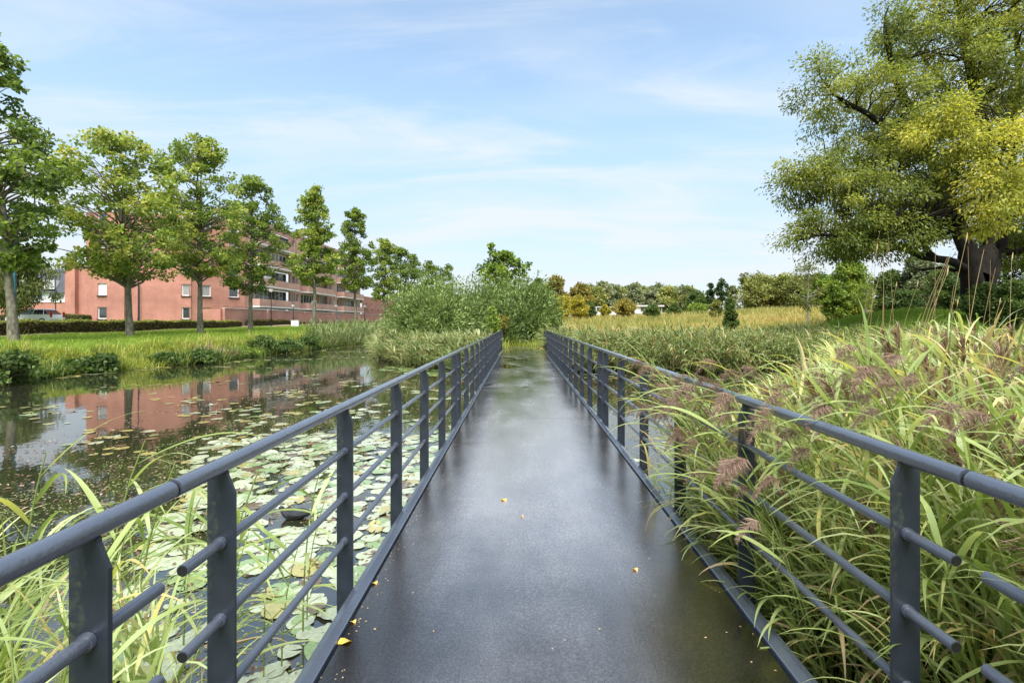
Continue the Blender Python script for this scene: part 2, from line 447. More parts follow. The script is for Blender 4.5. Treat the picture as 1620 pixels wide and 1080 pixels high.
M['l_grey'] = mat_leaf('grey_green_leaf', [(0.0, (0.07, 0.095, 0.04)), (0.5, (0.17, 0.20, 0.095)), (1.0, (0.34, 0.36, 0.22))])
M['l_hedge'] = mat_leaf('hedge_leaf', [(0.0, (0.035, 0.030, 0.010)), (0.35, (0.075, 0.075, 0.02)), (0.6, (0.11, 0.085, 0.025)), (0.85, (0.16, 0.18, 0.035)), (1.0, (0.32, 0.34, 0.06))])
M['l_grass'] = mat_leaf('lawn_blade', [(0.0, (0.13, 0.21, 0.022)), (0.5, (0.24, 0.33, 0.040)), (0.85, (0.37, 0.42, 0.07)), (1.0, (0.44, 0.38, 0.11))], 0.4)
M['l_meadow'] = mat_leaf('meadow_blade', [(0.0, (0.13, 0.19, 0.045)), (0.35, (0.29, 0.29, 0.08)), (0.65, (0.42, 0.36, 0.125)), (1.0, (0.50, 0.33, 0.17))], 0.35)
M['l_reed'] = mat_leaf('reed_leaf', [(0.0, (0.085, 0.130, 0.030)), (0.3, (0.20, 0.275, 0.070)), (0.55, (0.34, 0.41, 0.140)), (0.75, (0.50, 0.56, 0.29)), (0.9, (0.56, 0.52, 0.16)), (1.0, (0.54, 0.40, 0.22))], 0.38, 0.42, 0.4)
M['l_reed_far'] = mat_leaf('far_reed_leaf', [(0.0, (0.065, 0.095, 0.028)), (0.35, (0.155, 0.205, 0.065)), (0.65, (0.26, 0.315, 0.125)), (0.9, (0.41, 0.42, 0.22)), (1.0, (0.40, 0.27, 0.13))], 0.3, 0.5)
M['plume'] = mat_leaf('reed_plume', [(0.0, (0.15, 0.09, 0.07)), (0.5, (0.29, 0.195, 0.155)), (1.0, (0.48, 0.37, 0.29))], 0.3, 0.8, 0.1)
M['straw'] = mat_leaf('dry_straw', [(0.0, (0.26, 0.17, 0.08)), (1.0, (0.50, 0.38, 0.20))], 0.1, 0.7, 0.2)
M['l_bank'] = mat_leaf('bank_grass', [(0.0, (0.11, 0.16, 0.03)), (0.4, (0.27, 0.32, 0.06)), (0.8, (0.46, 0.45, 0.11)), (1.0, (0.52, 0.41, 0.17))], 0.4)
# ------------------------------------------------------------------ terrain
POND = np.array([(-19.5, -25), (-19.3, 8), (-18.4, 17), (-18.9, 21), (-17.9, 24), (-16.5, 27), (-16.9, 34), (-16.1, 42), (-15.3, 54),
                 (-14.8, 64), (-13.2, 62), (-12.6, 48), (-10.6, 38), (-8.2, 30), (-5.2, 24.6), (-2.2, 22.2), (1.5, 22.6), (4, 21.9), (8, 21.6),
                 (12.5, 21.4), (13.5, 20), (10, 15), (6.2, 10), (3.7, 6.7), (2.2, 4.6), (1.5, 3.2), (1.0, 1.7), (-1.2, 1.5), (-2.2, 2.1),
                 (-4, 2.8), (-6.5, 2.4), (-10, 0), (-12, -25)], dtype=float)

def pond_dist(x, y):
    """signed distance to the shore: positive on land"""
    x = np.asarray(x, float); y = np.asarray(y, float)
    P = POND; Q = np.roll(POND, -1, 0)
    d = np.full(x.shape, 1e9); inside = np.zeros(x.shape, bool)
    for (ax, ay), (bx, by) in zip(P, Q):
        ex, ey = bx - ax, by - ay
        t = np.clip(((x - ax) * ex + (y - ay) * ey) / (ex * ex + ey * ey), 0, 1)
        d = np.minimum(d, np.hypot(x - ax - t * ex, y - ay - t * ey))
        c = ((ay > y) != (by > y))
        with np.errstate(divide='ignore', invalid='ignore'):
            xi = ax + (y - ay) * ex / (ey if ey else 1e-9)
        inside ^= c & (x < xi)
    return np.where(inside, -d, d)

def sstep(a, b, v):
    t = np.clip((v - a) / (b - a), 0, 1); return t * t * (3 - 2 * t)

def H(x, y):
    x = np.asarray(x, float); y = np.asarray(y, float)
    d = pond_dist(x, y)
    left = np.clip(1.24 + 0.0085 * (y - 24), 1.2, 1.75) + 0.15 * sstep(26, 40, -x)
    isl = 0.74 + 0.9 * sstep(34, 110, y)
    right = 0.45 + 2.0 * sstep(25, 72, y) + 0.5 * sstep(95, 200, y)
    right = right + 1.5 * np.exp(-(((x - 44) / 24) ** 2 + ((y - 66) / 20) ** 2))
    right = right + 2.35 * np.exp(-(((x - 21.0) / 6.5) ** 2 + ((y - 26.5) / 6.5) ** 2))
    wl = sstep(-12.5, -15.5, x - 0.0 * y) * sstep(-60, -20, y)
    wl = np.where(y > 58, sstep(-8, -16, x), wl)
    wr = sstep(1.8, 5.0, x)
    land = isl * (1 - wl) * (1 - wr) + left * wl + right * wr
    near = sstep(7, 2, y) * (1 - wl)
    land = land * (1 - near) + 0.55 * near
    width = 0.9 + 2.6 * wl + 0.8 * wr
    h = np.where(d > 0, -0.12 + (land + 0.12) * sstep(0, 1, np.clip(d / width, 0, 1) ** 0.75 * 0.5 + 0.5 * np.clip(d / width, 0, 1)),
                 -0.12 - 0.5 * sstep(0, 3, -d))
    h = h + np.where(d > 1, 0.05 * np.sin(x * 0.7 + 1.3) * np.sin(y * 0.53), 0)
    return h

def Hs(x, y): return float(H(np.array([x]), np.array([y]))[0])

def graded(lo, hi, fine_lo, fine_hi, step, grow):
    a = list(np.arange(fine_lo, fine_hi + 1e-6, step))
    s = step; v = a[-1]
    while v < hi: s *= grow; v += s; a.append(v)
    s = step; v = a[0]
    while v > lo: s *= grow; v -= s; a.insert(0, v)
    return np.array(a)

gx = graded(-2200, 2200, -24, 24, 0.4, 1.13)
gy = graded(-300, 3000, -4, 64, 0.45, 1.12)
GX, GY = np.meshgrid(gx, gy)
gz = H(GX.ravel(), GY.ravel())
gd = pond_dist(GX.ravel(), GY.ravel())
fx, fy = GX.ravel(), GY.ravel()
def lerp(a, b, t): return a * (1 - t[:, None]) + b * t[:, None]
lawn = np.array([0.12, 0.19, 0.025]); gold = np.array([0.27, 0.21, 0.06]); mud = np.array([0.035, 0.028, 0.016]); dk = np.array([0.055, 0.075, 0.02])
mound = np.array([0.13, 0.24, 0.02]); path = np.array([0.19, 0.15, 0.10])
colr = np.tile(dk, (len(fx), 1))
colr = lerp(colr, lawn, sstep(-12, -15, fx))
colr = lerp(colr, gold, sstep(2, 5, fx) * sstep(23, 30, fy))
colr = lerp(colr, mound, np.exp(-(((fx - 19.0) / 5.5) ** 2 + ((fy - 25.5) / 5.0) ** 2) * 1.4))
colr = lerp(colr, path, sstep(0.9, 0.4, np.abs(fx - 0.1 - 0.02 * (fy - 27) ** 2)) * sstep(26, 27, fy) * sstep(34, 31, fy) * 0.6)
colr = lerp(colr, mud, sstep(0.7, 0.0, gd))
colr4 = np.concatenate([colr, np.ones((len(fx), 1))], 1)
nx, ny = len(gx), len(gy)
idx = np.arange(nx * ny).reshape(ny, nx)
F = np.stack([idx[:-1, :-1], idx[:-1, 1:], idx[1:, 1:], idx[1:, :-1]], -1).reshape(-1, 4)
tag(link('ground', np_mesh('ground', np.stack([fx, fy, gz], 1), F, M['land'], smooth=True, colour=colr4)), kind='structure')
mb = MB()
mb.add([(-40, -30, 0), (24, -30, 0), (24, 72, 0), (-40, 72, 0)], [(0, 1, 2, 3)])
tag(mb.build('pond_water', M['water']), kind='structure')
# path and paving beside the terrace wall on the far bank
pv = MB()
ys = np.linspace(24, 150, 64)
pvv = []; pvf = []
for i, yy in enumerate(ys):
    for xx in (-32.6, -31.2, -29.8):
        pvv.append((xx, yy, Hs(xx, yy) + 0.05))
for i in range(len(ys) - 1):
    for k in range(2):
        a = i * 3 + k; pvf.append((a, a + 1, a + 4, a + 3))
pv.add(pvv, pvf)
tag(pv.build('pavement', M['pave']), kind='structure')

# ------------------------------------------------------------------ footbridge
XL, XR = -0.806, 1.062                      # deck edges
def dz(x): return 0.79 + 0.016 * (x - XL)   # the deck falls slightly to the left
J0, PER, NSEC = 1.345, 6.03, 4
Y_END = 27.4
bridge = thing('footbridge', 'long narrow footbridge with wet black gritted deck running straight over the pond', 'footbridge', (0, J0, 0))
inv = lambda y: y - J0
cols = [XL + 0.004, -0.508, 0.02, 0.55, XR - 0.004]
joints = [-2.4, J0 - 0.02] + [J0 + PER * k for k in range(1, NSEC + 1)]
joints.append(Y_END)
G = 0.0003
for r in range(len(joints) - 1):
    for c in range(4):
        y0, y1 = joints[r] + .006, joints[r + 1] - .006
        if r >= 2 and c < 2: y0 += 0.28 if r < 3 else -0.10
        if r >= 1 and c < 2 and r + 1 < len(joints) - 1: y1 += 0.28 if r + 1 < 3 else -0.10
        x0, x1 = cols[c] + (G if c else 0), cols[c + 1] - (G if c < 3 else 0)
        p = MB()
        v = [(x0, inv(y0), dz(x0) - .03), (x1, inv(y0), dz(x1) - .03), (x1, inv(y1), dz(x1) - .03), (x0, inv(y1), dz(x0) - .03)]
        v += [(a, b, z + .03) for a, b, z in v]
        p.add(v, [(0, 3, 2, 1), (4, 5, 6, 7), (0, 1, 5, 4), (1, 2, 6, 5), (2, 3, 7, 6), (3, 0, 4, 7)])
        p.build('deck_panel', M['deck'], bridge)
p = MB()
v = [(XL + .01, inv(-2.4), dz(XL) - .16), (XR - .01, inv(-2.4), dz(XR) - .16), (XR - .01, inv(Y_END), dz(XR) - .16), (XL + .01, inv(Y_END), dz(XL) - .16)]
v += [(a, b, z + .126) for a, b, z in v]
p.add(v, [(0, 3, 2, 1), (4, 5, 6, 7), (0, 1, 5, 4), (1, 2, 6, 5), (2, 3, 7, 6), (3, 0, 4, 7)])
p.build('deck_frame', M['steel_dark'], bridge)
for sgn, xe in ((-1, XL), (1, XR)):
    z = dz(xe)
    for r in range(len(joints) - 1):
        y0, y1 = joints[r] + .004, joints[r + 1] - .004
        prof = [(xe + sgn * .007, z - .03), (xe + sgn * .007, z + .014), (xe + sgn * .012, z + .017), (xe + sgn * .050, z + .023),
                (xe + sgn * .080, z + .016), (xe + sgn * .080, z - .26), (xe + sgn * .070, z - .26), (xe + sgn * .070, z - .03)]
        MB().prism(prof, inv(y0), inv(y1)).build('kerb_strip', M['pipe'], bridge)
for k in range(NSEC + 1):                    # trestles in the water under each joint
    y = J0 + PER * k
    t = MB().box(XL + .05, XR - .05, inv(y) - .1, inv(y) + .1, .46, .628)
    for x in (-.55, .8): t.tube([(x, inv(y), -1.0), (x, inv(y), .46)], .07, 10)
    t.build('trestle', M['steel_dark'], bridge)

RAIL_R, BAR_R = 0.0245, 0.0165
def rail_x(s): return -0.930 if s < 0 else 1.200
def rail_z(s): return EYE - (0.449 if s < 0 else 0.421)
def post_mesh(s, h):
    w = .0425
    prof = [(-w, -h), (w, -h), (w, -.085), (.020, -.030), (.020, -.018), (-.032, -.018), (-.0425, -.036)]
    prof = [(-s * a, b) for a, b in prof]
    if s < 0: pass
    else: prof = prof[::-1]
    m = MB().prism(prof, -.006, .006).mesh('post', M['rail'])
    return m
def railing(s, y0, y1, posts, label):
    xr, zr = rail_x(s), rail_z(s)
    t = thing('bridge_railing', label, 'railing', (xr, y0, zr), 0, 'railing sections of the footbridge')
    L = y1 - y0
    n = max(2, int(L / .5))
    hb = MB().tube([(0, L * i / n, 0) for i in range(n + 1)], RAIL_R, 18)
    hr = hb.build('handrail', M['pipe'], t, smooth=True)
    # sleeve where the next pipe slots in
    MB().tube([(0, L, 0), (0, L + .012, 0)], RAIL_R - .004, 14).build('rail_sleeve', M['black'], hr, smooth=True)
    pm = post_mesh(s, 1.22)
    for y in posts: link('post', pm, t, (0, y - y0, 0))
    bm_ = MB()
    a, b = .035, L - .04
    bm_.tube([(0, a, 0), (0, b, 0)], BAR_R, 12, caps=True)
    for y in posts:
        c = y - y0
        for o in (-.013, .013):
            bm_.tube([(0, c + o - .006, 0), (0, c + o + .006, 0)], BAR_R + .0035, 12)
    bar_me = bm_.mesh('bar', M['pipe'], smooth=True)
    cap_me = MB().tube([(0, -.0015, 0), (0, .002, 0)], BAR_R * .82, 12).mesh('bar_end', M['black'])
    for k in (1, 2, 3):
        bo = link('bar', bar_me, t, (0, 0, -.2375 * k))
        link('bar_end', cap_me, bo, (0, a - .001, 0))
        link('bar_end', cap_me, bo, (0, b + .001, 0))
    return t
names = {-1: ['nearest section of the left railing, cut off by the bottom left corner', 'long left railing section behind the nearest pipe joint', 'second full section of the left railing, before the middle of the bridge',
              'left railing section past the middle of the bridge', 'farthest left railing section beside the willow reeds'],
         1: ['nearest section of the right railing, buried in reeds at the right edge', 'right railing section overhung by leaning reeds', 'second full section of the right railing, clear over white water',
             'right railing section past the middle of the bridge', 'farthest right railing section ending by the short dark posts']}
for s in (-1, 1):
    ps = [1.095 - 1.109 * k for k in range(4)][::-1]
    railing(s, -2.4, J0 - .004, ps, names[s][0])
    for k in range(NSEC):
        y0 = J0 + PER * k + .012
        posts = [J0 + PER * k + .232 + 1.109 * i for i in range(6)]
        railing(s, y0, J0 + PER * (k + 1) - .004, posts, names[s][k + 1])

# ------------------------------------------------------------------ apartment building
flat = thing('apartment_building', 'long red brick apartment block with white framed windows and balconies behind the row of trees', 'apartment block', (-47, 60, 1.55))
B0 = Vector((-47, 60, 1.55))
def facade(p0, p1, z0, z1, holes, depth, m, name='wall'):
    """front sheet from p0 to p1 (plan, outside on the right hand) with openings and their reveals"""
    p0 = Vector((*p0, 0)); p1 = Vector((*p1, 0)); d = p1 - p0; L = d.length; a = math.atan2(d.y, d.x)
    us = sorted({0.0, L, *[h[0] for h in holes], *[h[1] for h in holes]}); vs = sorted({z0, z1, *[h[2] for h in holes], *[h[3] for h in holes]})
    mb = MB()
    for i in range(len(us) - 1):
        for j in range(len(vs) - 1):
            uc, vc = (us[i] + us[i + 1]) / 2, (vs[j] + vs[j + 1]) / 2
            if any(h[0] < uc < h[1] and h[2] < vc < h[3] for h in holes): continue
            mb.add([(us[i], 0, vs[j]), (us[i + 1], 0, vs[j]), (us[i + 1], 0, vs[j + 1]), (us[i], 0, vs[j + 1])], [(0, 1, 2, 3)])
    for (u0, u1, v0, v1) in holes:
        mb.add([(u0, 0, v0), (u1, 0, v0), (u1, 0, v1), (u0, 0, v1), (u0, depth, v0), (u1, depth, v0), (u1, depth, v1), (u0, depth, v1)],
               [(0, 4, 5, 1), (1, 5, 6, 2), (2, 6, 7, 3), (3, 7, 4, 0)])
    o = mb.build(name, m, flat, (p0.x - B0.x, p0.y - B0.y, 0), (0, 0, a))
    return o, p0, a, L
win_cache = {}
def window(p0, a, u0, u1, v0, v1, depth, pane='glass', mull=0, sill=True):
    """white frame set back in its opening; pane and sill are its own pieces"""
    w, h = u1 - u0, v1 - v0
    key = (round(w, 2), round(h, 2), mull)
    if key not in win_cache:
        f = .09; fr = MB()
        fr.box(0, f, 0, .07, 0, h); fr.box(w - f, w, 0, .07, 0, h); fr.box(f, w - f, 0, .07, 0, f); fr.box(f, w - f, 0, .07, h - f, h)
        for k in range(mull):
            x = w * (k + 1) / (mull + 1); fr.box(x - .045, x + .045, 0.004, .066, f, h - f)
        win_cache[key] = (fr.mesh('window', M['white']), MB().box(.05, w - .05, .03, .045, .05, h - .05), MB().box(-.05, w + .05, -.16, .0, -.09, -.005).mesh('sill', M['rooftile']))
    fm, pmb, sm = win_cache[key]
    c, s_ = math.cos(a), math.sin(a)
    x = p0.x - B0.x + u0 * c - (depth - .075) * s_
    y = p0.y - B0.y + u0 * s_ + (depth - .075) * c
    wo = link('window', fm, flat, (x, y, v0), (0, 0, a))
    pk = key + (pane,)
    if pk not in win_cache: win_cache[pk] = pmb.mesh('pane', M[pane])
    link('pane', win_cache[pk], wo)
    if sill: link('sill', sm, wo, (0, -(depth - .075), 0))
ST = 2.8; TOP = 13.6
def win_holes(us, w, n=5, h=1.42):
    return [(u, u + w, .95 + ST * k, .95 + ST * k + h) for k in range(n) for u in us]
kinds = ['glass', 'curtain', 'glass', 'glass', 'curtain']
# end wall facing us: a slightly proud panel, then the flat part, then the part turned away
segs = [((-51.5, 60), (-47.0, 60), [1.35], 1.08, 0), ((-47.0, 60.6), (-40.2, 61.4), [6.0], 1.05, 1), ((-40.2, 61.4), (-36.2, 66.4), [1.2, 4.5], 1.2, 2)]
for p0, p1, us, w, q in segs:
    hs = win_holes(us, w)
    o, P0, a, L = facade(p0, p1, -.6, TOP, hs, .2, M['brick'])
    for i, (u0, u1, v0, v1) in enumerate(hs): window(P0, a, u0, u1, v0, v1, .2, kinds[(i * 2 + q + (1 if q == 1 else 0)) % 5] if not (q == 0 and i == 1) else 'white')
facade((-47.0, 60), (-47.0, 60.6), -.6, TOP, [], .1, M['brick'])
facade((-51.5, 78), (-51.5, 60), -.6, TOP, [], .1, M['brick'])
# long side with three balcony bays on each floor
CX = -36.2
bays = [(1.2, 13.0), (17.0, 28.5), (33.5, 45.5)]
LC = 48.0
hs = []
for k in range(5):
    for b0, b1 in bays: hs.append((b0, b1, .12 + ST * k, 2.42 + ST * k))
    for u in (13.9, 15.4, 29.6, 31.5): hs.append((u, u + .95, .95 + ST * k, 2.37 + ST * k))
o, P0, a, L = facade((CX, 66.4), (CX, 66.4 + LC), -.6, TOP + .6, hs, .22, M['brick_pale'])
for (u0, u1, v0, v1) in hs:
    if u1 - u0 < 2: window(P0, a, u0, u1, v0, v1, .22, 'glass' if (int(u0 * 7 + v0 * 3) % 3) else 'curtain')
    else:
        k = int(v0 // ST)
        # recessed glazing: dark backs between white door frames
        n = 5; wseg = (u1 - u0) / n
        for i in range(n):
            q = (i * 3 + k * 2 + int(u0)) % 5
            if q == 3:
                MB().box(0, wseg, 0, .1, 0, v1 - v0).build('wall', M['brick_pale'], flat, (P0.x - B0.x - .62, P0.y - B0.y + u0 + wseg * i, v0), (0, 0, a))
            else:
                window(P0, a, u0 + wseg * i + .02, u0 + wseg * (i + 1) - .02, v0 + .02, v1 - .02, .62, 'curtain' if q == 1 else 'glass', 1, False)
for k in range(5):
    for bi, (b0, b1) in enumerate(bays):
        if k == 0: continue
        # slab with pale underside edge, brick parapet, rail
        y0, y1 = 66.4 + b0 - .3 - B0.y, 66.4 + b1 + .3 - B0.y
        x0, x1 = CX + .01 - B0.x, CX + 1.55 - B0.x
        zb = ST * k - .25
        bo = MB().box(x0, x1, y0, y1, zb, zb + .16).build('balcony', M['white'], flat)
        bp = MB()
        bp.box(x1 - .12, x1 - .02, y0 + .02, y1 - .02, zb + .163, zb + 1.12); bp.box(x0, x1 - .122, y0 + .02, y0 + .12, zb + .163, zb + 1.12); bp.box(x0, x1 - .122, y1 - .12, y1 - .02, zb + .163, zb + 1.12)
        bp.build('parapet', M['brick_pale'], bo)
        br_ = MB().tube([(x1 - .07, y0 + .1, zb + 1.24), (x1 - .07, y1 - .1, zb + 1.24)], .025, 6)
        for q in range(6):
            yq = y0 + .1 + (y1 - y0 - .2) * q / 5; br_.tube([(x1 - .07, yq, zb + 1.12), (x1 - .07, yq, zb + 1.24)], .015, 5)
        br_.build('balcony_rail', M['rail'], bo)
        # flower boxes and a chair-high screen on some balconies
        if (k + bi) % 2 == 0:
            MB().box(x1 - .5, x1 - .2, y0 + 2, y0 + 3.4, zb + .17, zb + 1.5).build('screen', M['white'], bo)
# far lower wing
hs = [(u, u + .95, .95 + ST * k, 2.2 + ST * k) for k in range(2) for u in (3, 7, 12, 16, 21, 26, 31)]
o, P0, a, L = facade((CX + .4, 66.4 + LC), (CX + .4, 66.4 + LC + 38), -.6, 6.4, hs, .2, M['brick'])
for h in hs: window(P0, a, *h, .2)
# roof slab, coping, set-back top storey over the bays, back faces
rf = MB()
rf.prism([(-51.3 - B0.x, 60.3 - B0.y), (-47 - B0.x, 60.9 - B0.y), (-40.3 - B0.x, 61.7 - B0.y), (-36.5 - B0.x, 66.6 - B0.y), (-36.5 - B0.x, 114.2 - B0.y), (-51.3 - B0.x, 114.2 - B0.y)], TOP - .3, TOP - .05, 'z')
rf.box(-51.3 - B0.x, -36 - B0.x, 114.3 - B0.y, 152 - B0.y, 6.1, 6.35)
rf.build('roof', M['rooftile'], flat)
facade((-36.2, 114.4), (-51.3, 114.4), 0, TOP, [], .1, M['brick'])
cp = MB()
def coping(pts, z):
    for (x0, y0), (x1, y1) in zip(pts[:-1], pts[1:]):
        d = Vector((x1 - x0, y1 - y0)).normalized(); n = Vector((d.y, -d.x)) * .05; q = Vector((-d.y, d.x)) * .25
        v = [(x0 + n.x, y0 + n.y), (x1 + n.x, y1 + n.y), (x1 + q.x, y1 + q.y), (x0 + q.x, y0 + q.y)]
        cp.prism([(x - B0.x, y - B0.y) for x, y in v], z, z + .08, 'z')
coping([(-51.5, 60), (-47, 60)], TOP); coping([(-47, 60.6), (-40.2, 61.4)], TOP + .003); coping([(-40.2, 61.4), (-36.2, 66.4)], TOP)
coping([(CX, 66.4), (CX, 66.4 + LC)], TOP + .6)
cp.build('coping', M['concrete'], flat)
# brick piers carrying a frame over the top balconies (open sky shows through it)
fr = MB()
for u in (1.2, 13.0, 17.0, 28.5, 33.5, 45.5):
    fr.box(CX + 1.2 - B0.x, CX + 1.55 - B0.x, 66.4 + u - .2 - B0.y, 66.4 + u + .2 - B0.y, TOP - 1.4, TOP + .2)
fr.box(CX + 1.2 - B0.x, CX + 1.55 - B0.x, 66.6 - B0.y, 66.4 + LC - B0.y, TOP + .2, TOP + .62)
fr.build('roof_frame', M['brick_pale'], flat)
# drain pipe on the end wall
MB().tube([(-45.6 - B0.x, 60.5 - B0.y, 0), (-45.6 - B0.x, 60.5 - B0.y, 5.2)], .07, 8).build('drain_pipe', M['rail'], flat)
# lower connecting wing to the left
facade((-62.9, 72), (-51.5, 72), -.6, 8.2, [(3.2, 4.0, 1.2, 3.6)], .25, M['brick'])
window(Vector((-62.9, 72, 0)), 0, 3.2, 4.0, 1.2, 3.6, .25)
MB().box(-64.3 - B0.x, -62.9 - B0.x, 71.4 - B0.y, 76 - B0.y, -.6, 8.6).build('stair_tower', M['brick'], flat)
MB().box(-62.2 - B0.x, -51.55 - B0.x, 72.1 - B0.y, 78 - B0.y, 8.0, 8.15).build('roof', M['rooftile'], flat)

# ------------------------------------------------------------------ terraced house with slate mansard
hz = Hs(-78, 75)
hs_ = thing('terraced_house', 'dark slate roofed house with white window band left of the brick block', 'house', (-66.6, 75, hz))
b = MB().box(-26, 0, 0, 9, -.3, 3.2); b.build('wall', M['brick'], hs_)
b = MB().box(-26, 0, -.08, 8.9, 3.203, 3.36); b.box(-26, 0, .02, 8.9, 3.362, 4.62); b.box(-.25, -.02, -.12, .018, .0, 4.6); b.box(-13.2, -12.95, -.12, .018, 0, 3.2); b.build('window_band', M['white'], hs_)
for x in (-24.4, -22, -18.9, -16.2, -11.3, -8.9, -5.6, -2.6):
    f = MB().box(0, 1.9, -.05, .0, 0, 1.0); fo = f.build('window', M['white'], hs_, (x - .4, .0, 3.5))
    for i in range(2): MB().box(.1 + .9 * i, .9 + .9 * i, -.065, -.052, .08, .92).build('pane', M['curtain' if (i + int(x)) % 2 else 'glass'], fo)
roof = MB().prism([(-.35, 4.62), (.15, 4.62), (1.2, 6.9), (.9, 7.0)], -26.1, .1, 'x')
roof.build('roof', M['rooftile'], hs_)
tl = MB()
for r in range(9):
    z = 4.62 + .25 * r; y = -.38 + .138 * r
    tl.add([(-26.1, y - .05, z), (.1, y - .05, z), (.1, y + .10, z + .25), (-26.1, y + .10, z + .25)], [(0, 1, 2, 3)])
    tl.add([(-26.1, y - .05, z), (.1, y - .05, z), (.1, y + .02, z - .01), (-26.1, y + .02, z - .01)], [(3, 2, 1, 0)])
to = tl.build('tile_course', M['rooftile'], hs_); to['kind'] = 'stuff'
MB().prism([(1.0, 6.95), (4.6, 8.6), (8.2, 6.95)], -26.1, .1, 'x').build('ridge_roof', M['rooftile'], hs_)
for x in (-23, -17.5, -12, -6.6, -2.9):
    d = MB().box(-.75, .75, -.45, 1.2, 5.15, 6.45); do = d.build('dormer', M['white'], hs_, (x, 0, 0))
    MB().box(-.6, .6, -.468, -.452, 5.3, 6.3).build('pane', M['curtain'], do)

# ------------------------------------------------------------------ terrace wall, hedges
def gz_(x, y): return Hs(x, y)
tw = thing('terrace_wall', 'low red brick terrace wall running along the front of the apartment block', 'wall', (-33.3, 57, 1.5))
segs_w = [(57, 66.5), (66.8, 78), (78.3, 90), (90.3, 104), (104.3, 120), (120.3, 150)]
MB().box(-3.0, -.3, -.3, 0, -.3, 2.1).build('wall', M['brick'], tw)
for i, (y0, y1) in enumerate(segs_w):
    w = MB().box(-.28, 0, y0 - 57, y1 - 57, -.3, 2.15).build('wall_panel', M['brick'], tw)
    MB().box(-.33, .04, y0 - 57, y1 - 57, 2.153, 2.23).build('coping', M['concrete'], w)
    rl = MB().tube([(-.14, y0 - 56.9, 2.42), (-.14, y1 - 57.1, 2.42)], .02, 6)
    q = y0
    while q < y1:
        rl.tube([(-.14, q - 56.9, 2.23), (-.14, q - 56.9, 2.42)], .012, 5); q += 2.2
    rl.build('wall_rail', M['steel_dark'], w)
# ------------------------------------------------------------------ foliage generators
def unit(a): return a / np.maximum(np.linalg.norm(a, axis=-1, keepdims=True), 1e-9)
def rand_unit(n): return unit(rng.normal(size=(n, 3)))

def rhombs(P, D, N, L, W, fold=0.0):
    """one folded leaf per row: base P, along D, normal N"""
    D = unit(D); S = unit(np.cross(D, N)); U = np.cross(S, D)
    L = np.asarray(L)[:, None]; W = np.asarray(W)[:, None]
    mid = P + D * L * .42
    V = np.stack([P, mid + S * W * .5 + U * W * fold, P + D * L - U * L * .12, mid - S * W * .5 + U * W * fold], 1)
    n = len(P)
    return V.reshape(-1, 3), (np.arange(n)[:, None] * 4 + np.array([0, 1, 2, 3]))

def leaf_clumps(C, R, per, size, aspect=.62, flat=.6, droop=.1, out=None, shell=.55, tint_c=None, tint_s=.18, up=.5):
    """leaves round clump centres C with radii R: each clump is a ragged, slightly flattened ball"""
    n = len(C)
    cnt = np.maximum(4, (per * rng.uniform(.65, 1.35, n)).astype(int))
    ci = np.repeat(np.arange(n), cnt)
    m = len(ci)
    d = rand_unit(m)
    r = rng.uniform(0, 1, m) ** shell
    off = d * (r * R[ci])[:, None]
    off[:, 2] *= flat
    P = C[ci] + off
    D = unit(d * .7 + rand_unit(m) * .7 + np.array([0, 0, -droop]) + (0 if out is None else out[ci] * .5))
    N = unit(rand_unit(m) * .8 + np.array([0, 0, up]) + d * .4)
    s = size * rng.uniform(.6, 1.3, m)
    V, F = rhombs(P, D, N, s, s * aspect, .12)
    tc = rng.uniform(.2, .75, n) if tint_c is None else tint_c
    t = np.clip(tc[ci] + rng.normal(0, tint_s, m), 0, 1)
    return V, F, np.repeat(t, 4)

def tubes_np(paths, radii, seg):
    """many tapered limbs joined: paths is a list of (k,3) arrays"""
    Vs = []; Fs = []; b = 0
    ang = np.arange(seg) * 2 * np.pi / seg
    for p, r in zip(paths, radii):
        p = np.asarray(p, float); k = len(p)
        t = unit(np.gradient(p, axis=0))
        ref = np.where(np.abs(t[:, 2:3]) < .9, np.array([[0, 0, 1.]]), np.array([[1., 0, 0]]))
        a = unit(np.cross(t, ref)); c = np.cross(t, a)
        ring = p[:, None] + (a[:, None] * np.cos(ang)[None, :, None] + c[:, None] * np.sin(ang)[None, :, None]) * np.asarray(r)[:, None, None]
        Vs.append(ring.reshape(-1, 3))
        i = np.arange(k - 1)[:, None] * seg; j = np.arange(seg)[None]
        f = np.stack([i + j, i + (j + 1) % seg, i + seg + (j + 1) % seg, i + seg + j], -1).reshape(-1, 4) + b
        Fs.append(f); b += k * seg
    return np.concatenate(Vs), np.concatenate(Fs)

def bend(a, b, k, sag, wob):
    t = np.linspace(0, 1, k)[:, None]
    p = a + (b - a) * t
    p = p + np.array([0, 0, 1.]) * (sag * np.sin(t * np.pi)) 
    w = rng.normal(0, wob, (k, 3)); w[0] = 0; w[-1] = 0
    return p + w

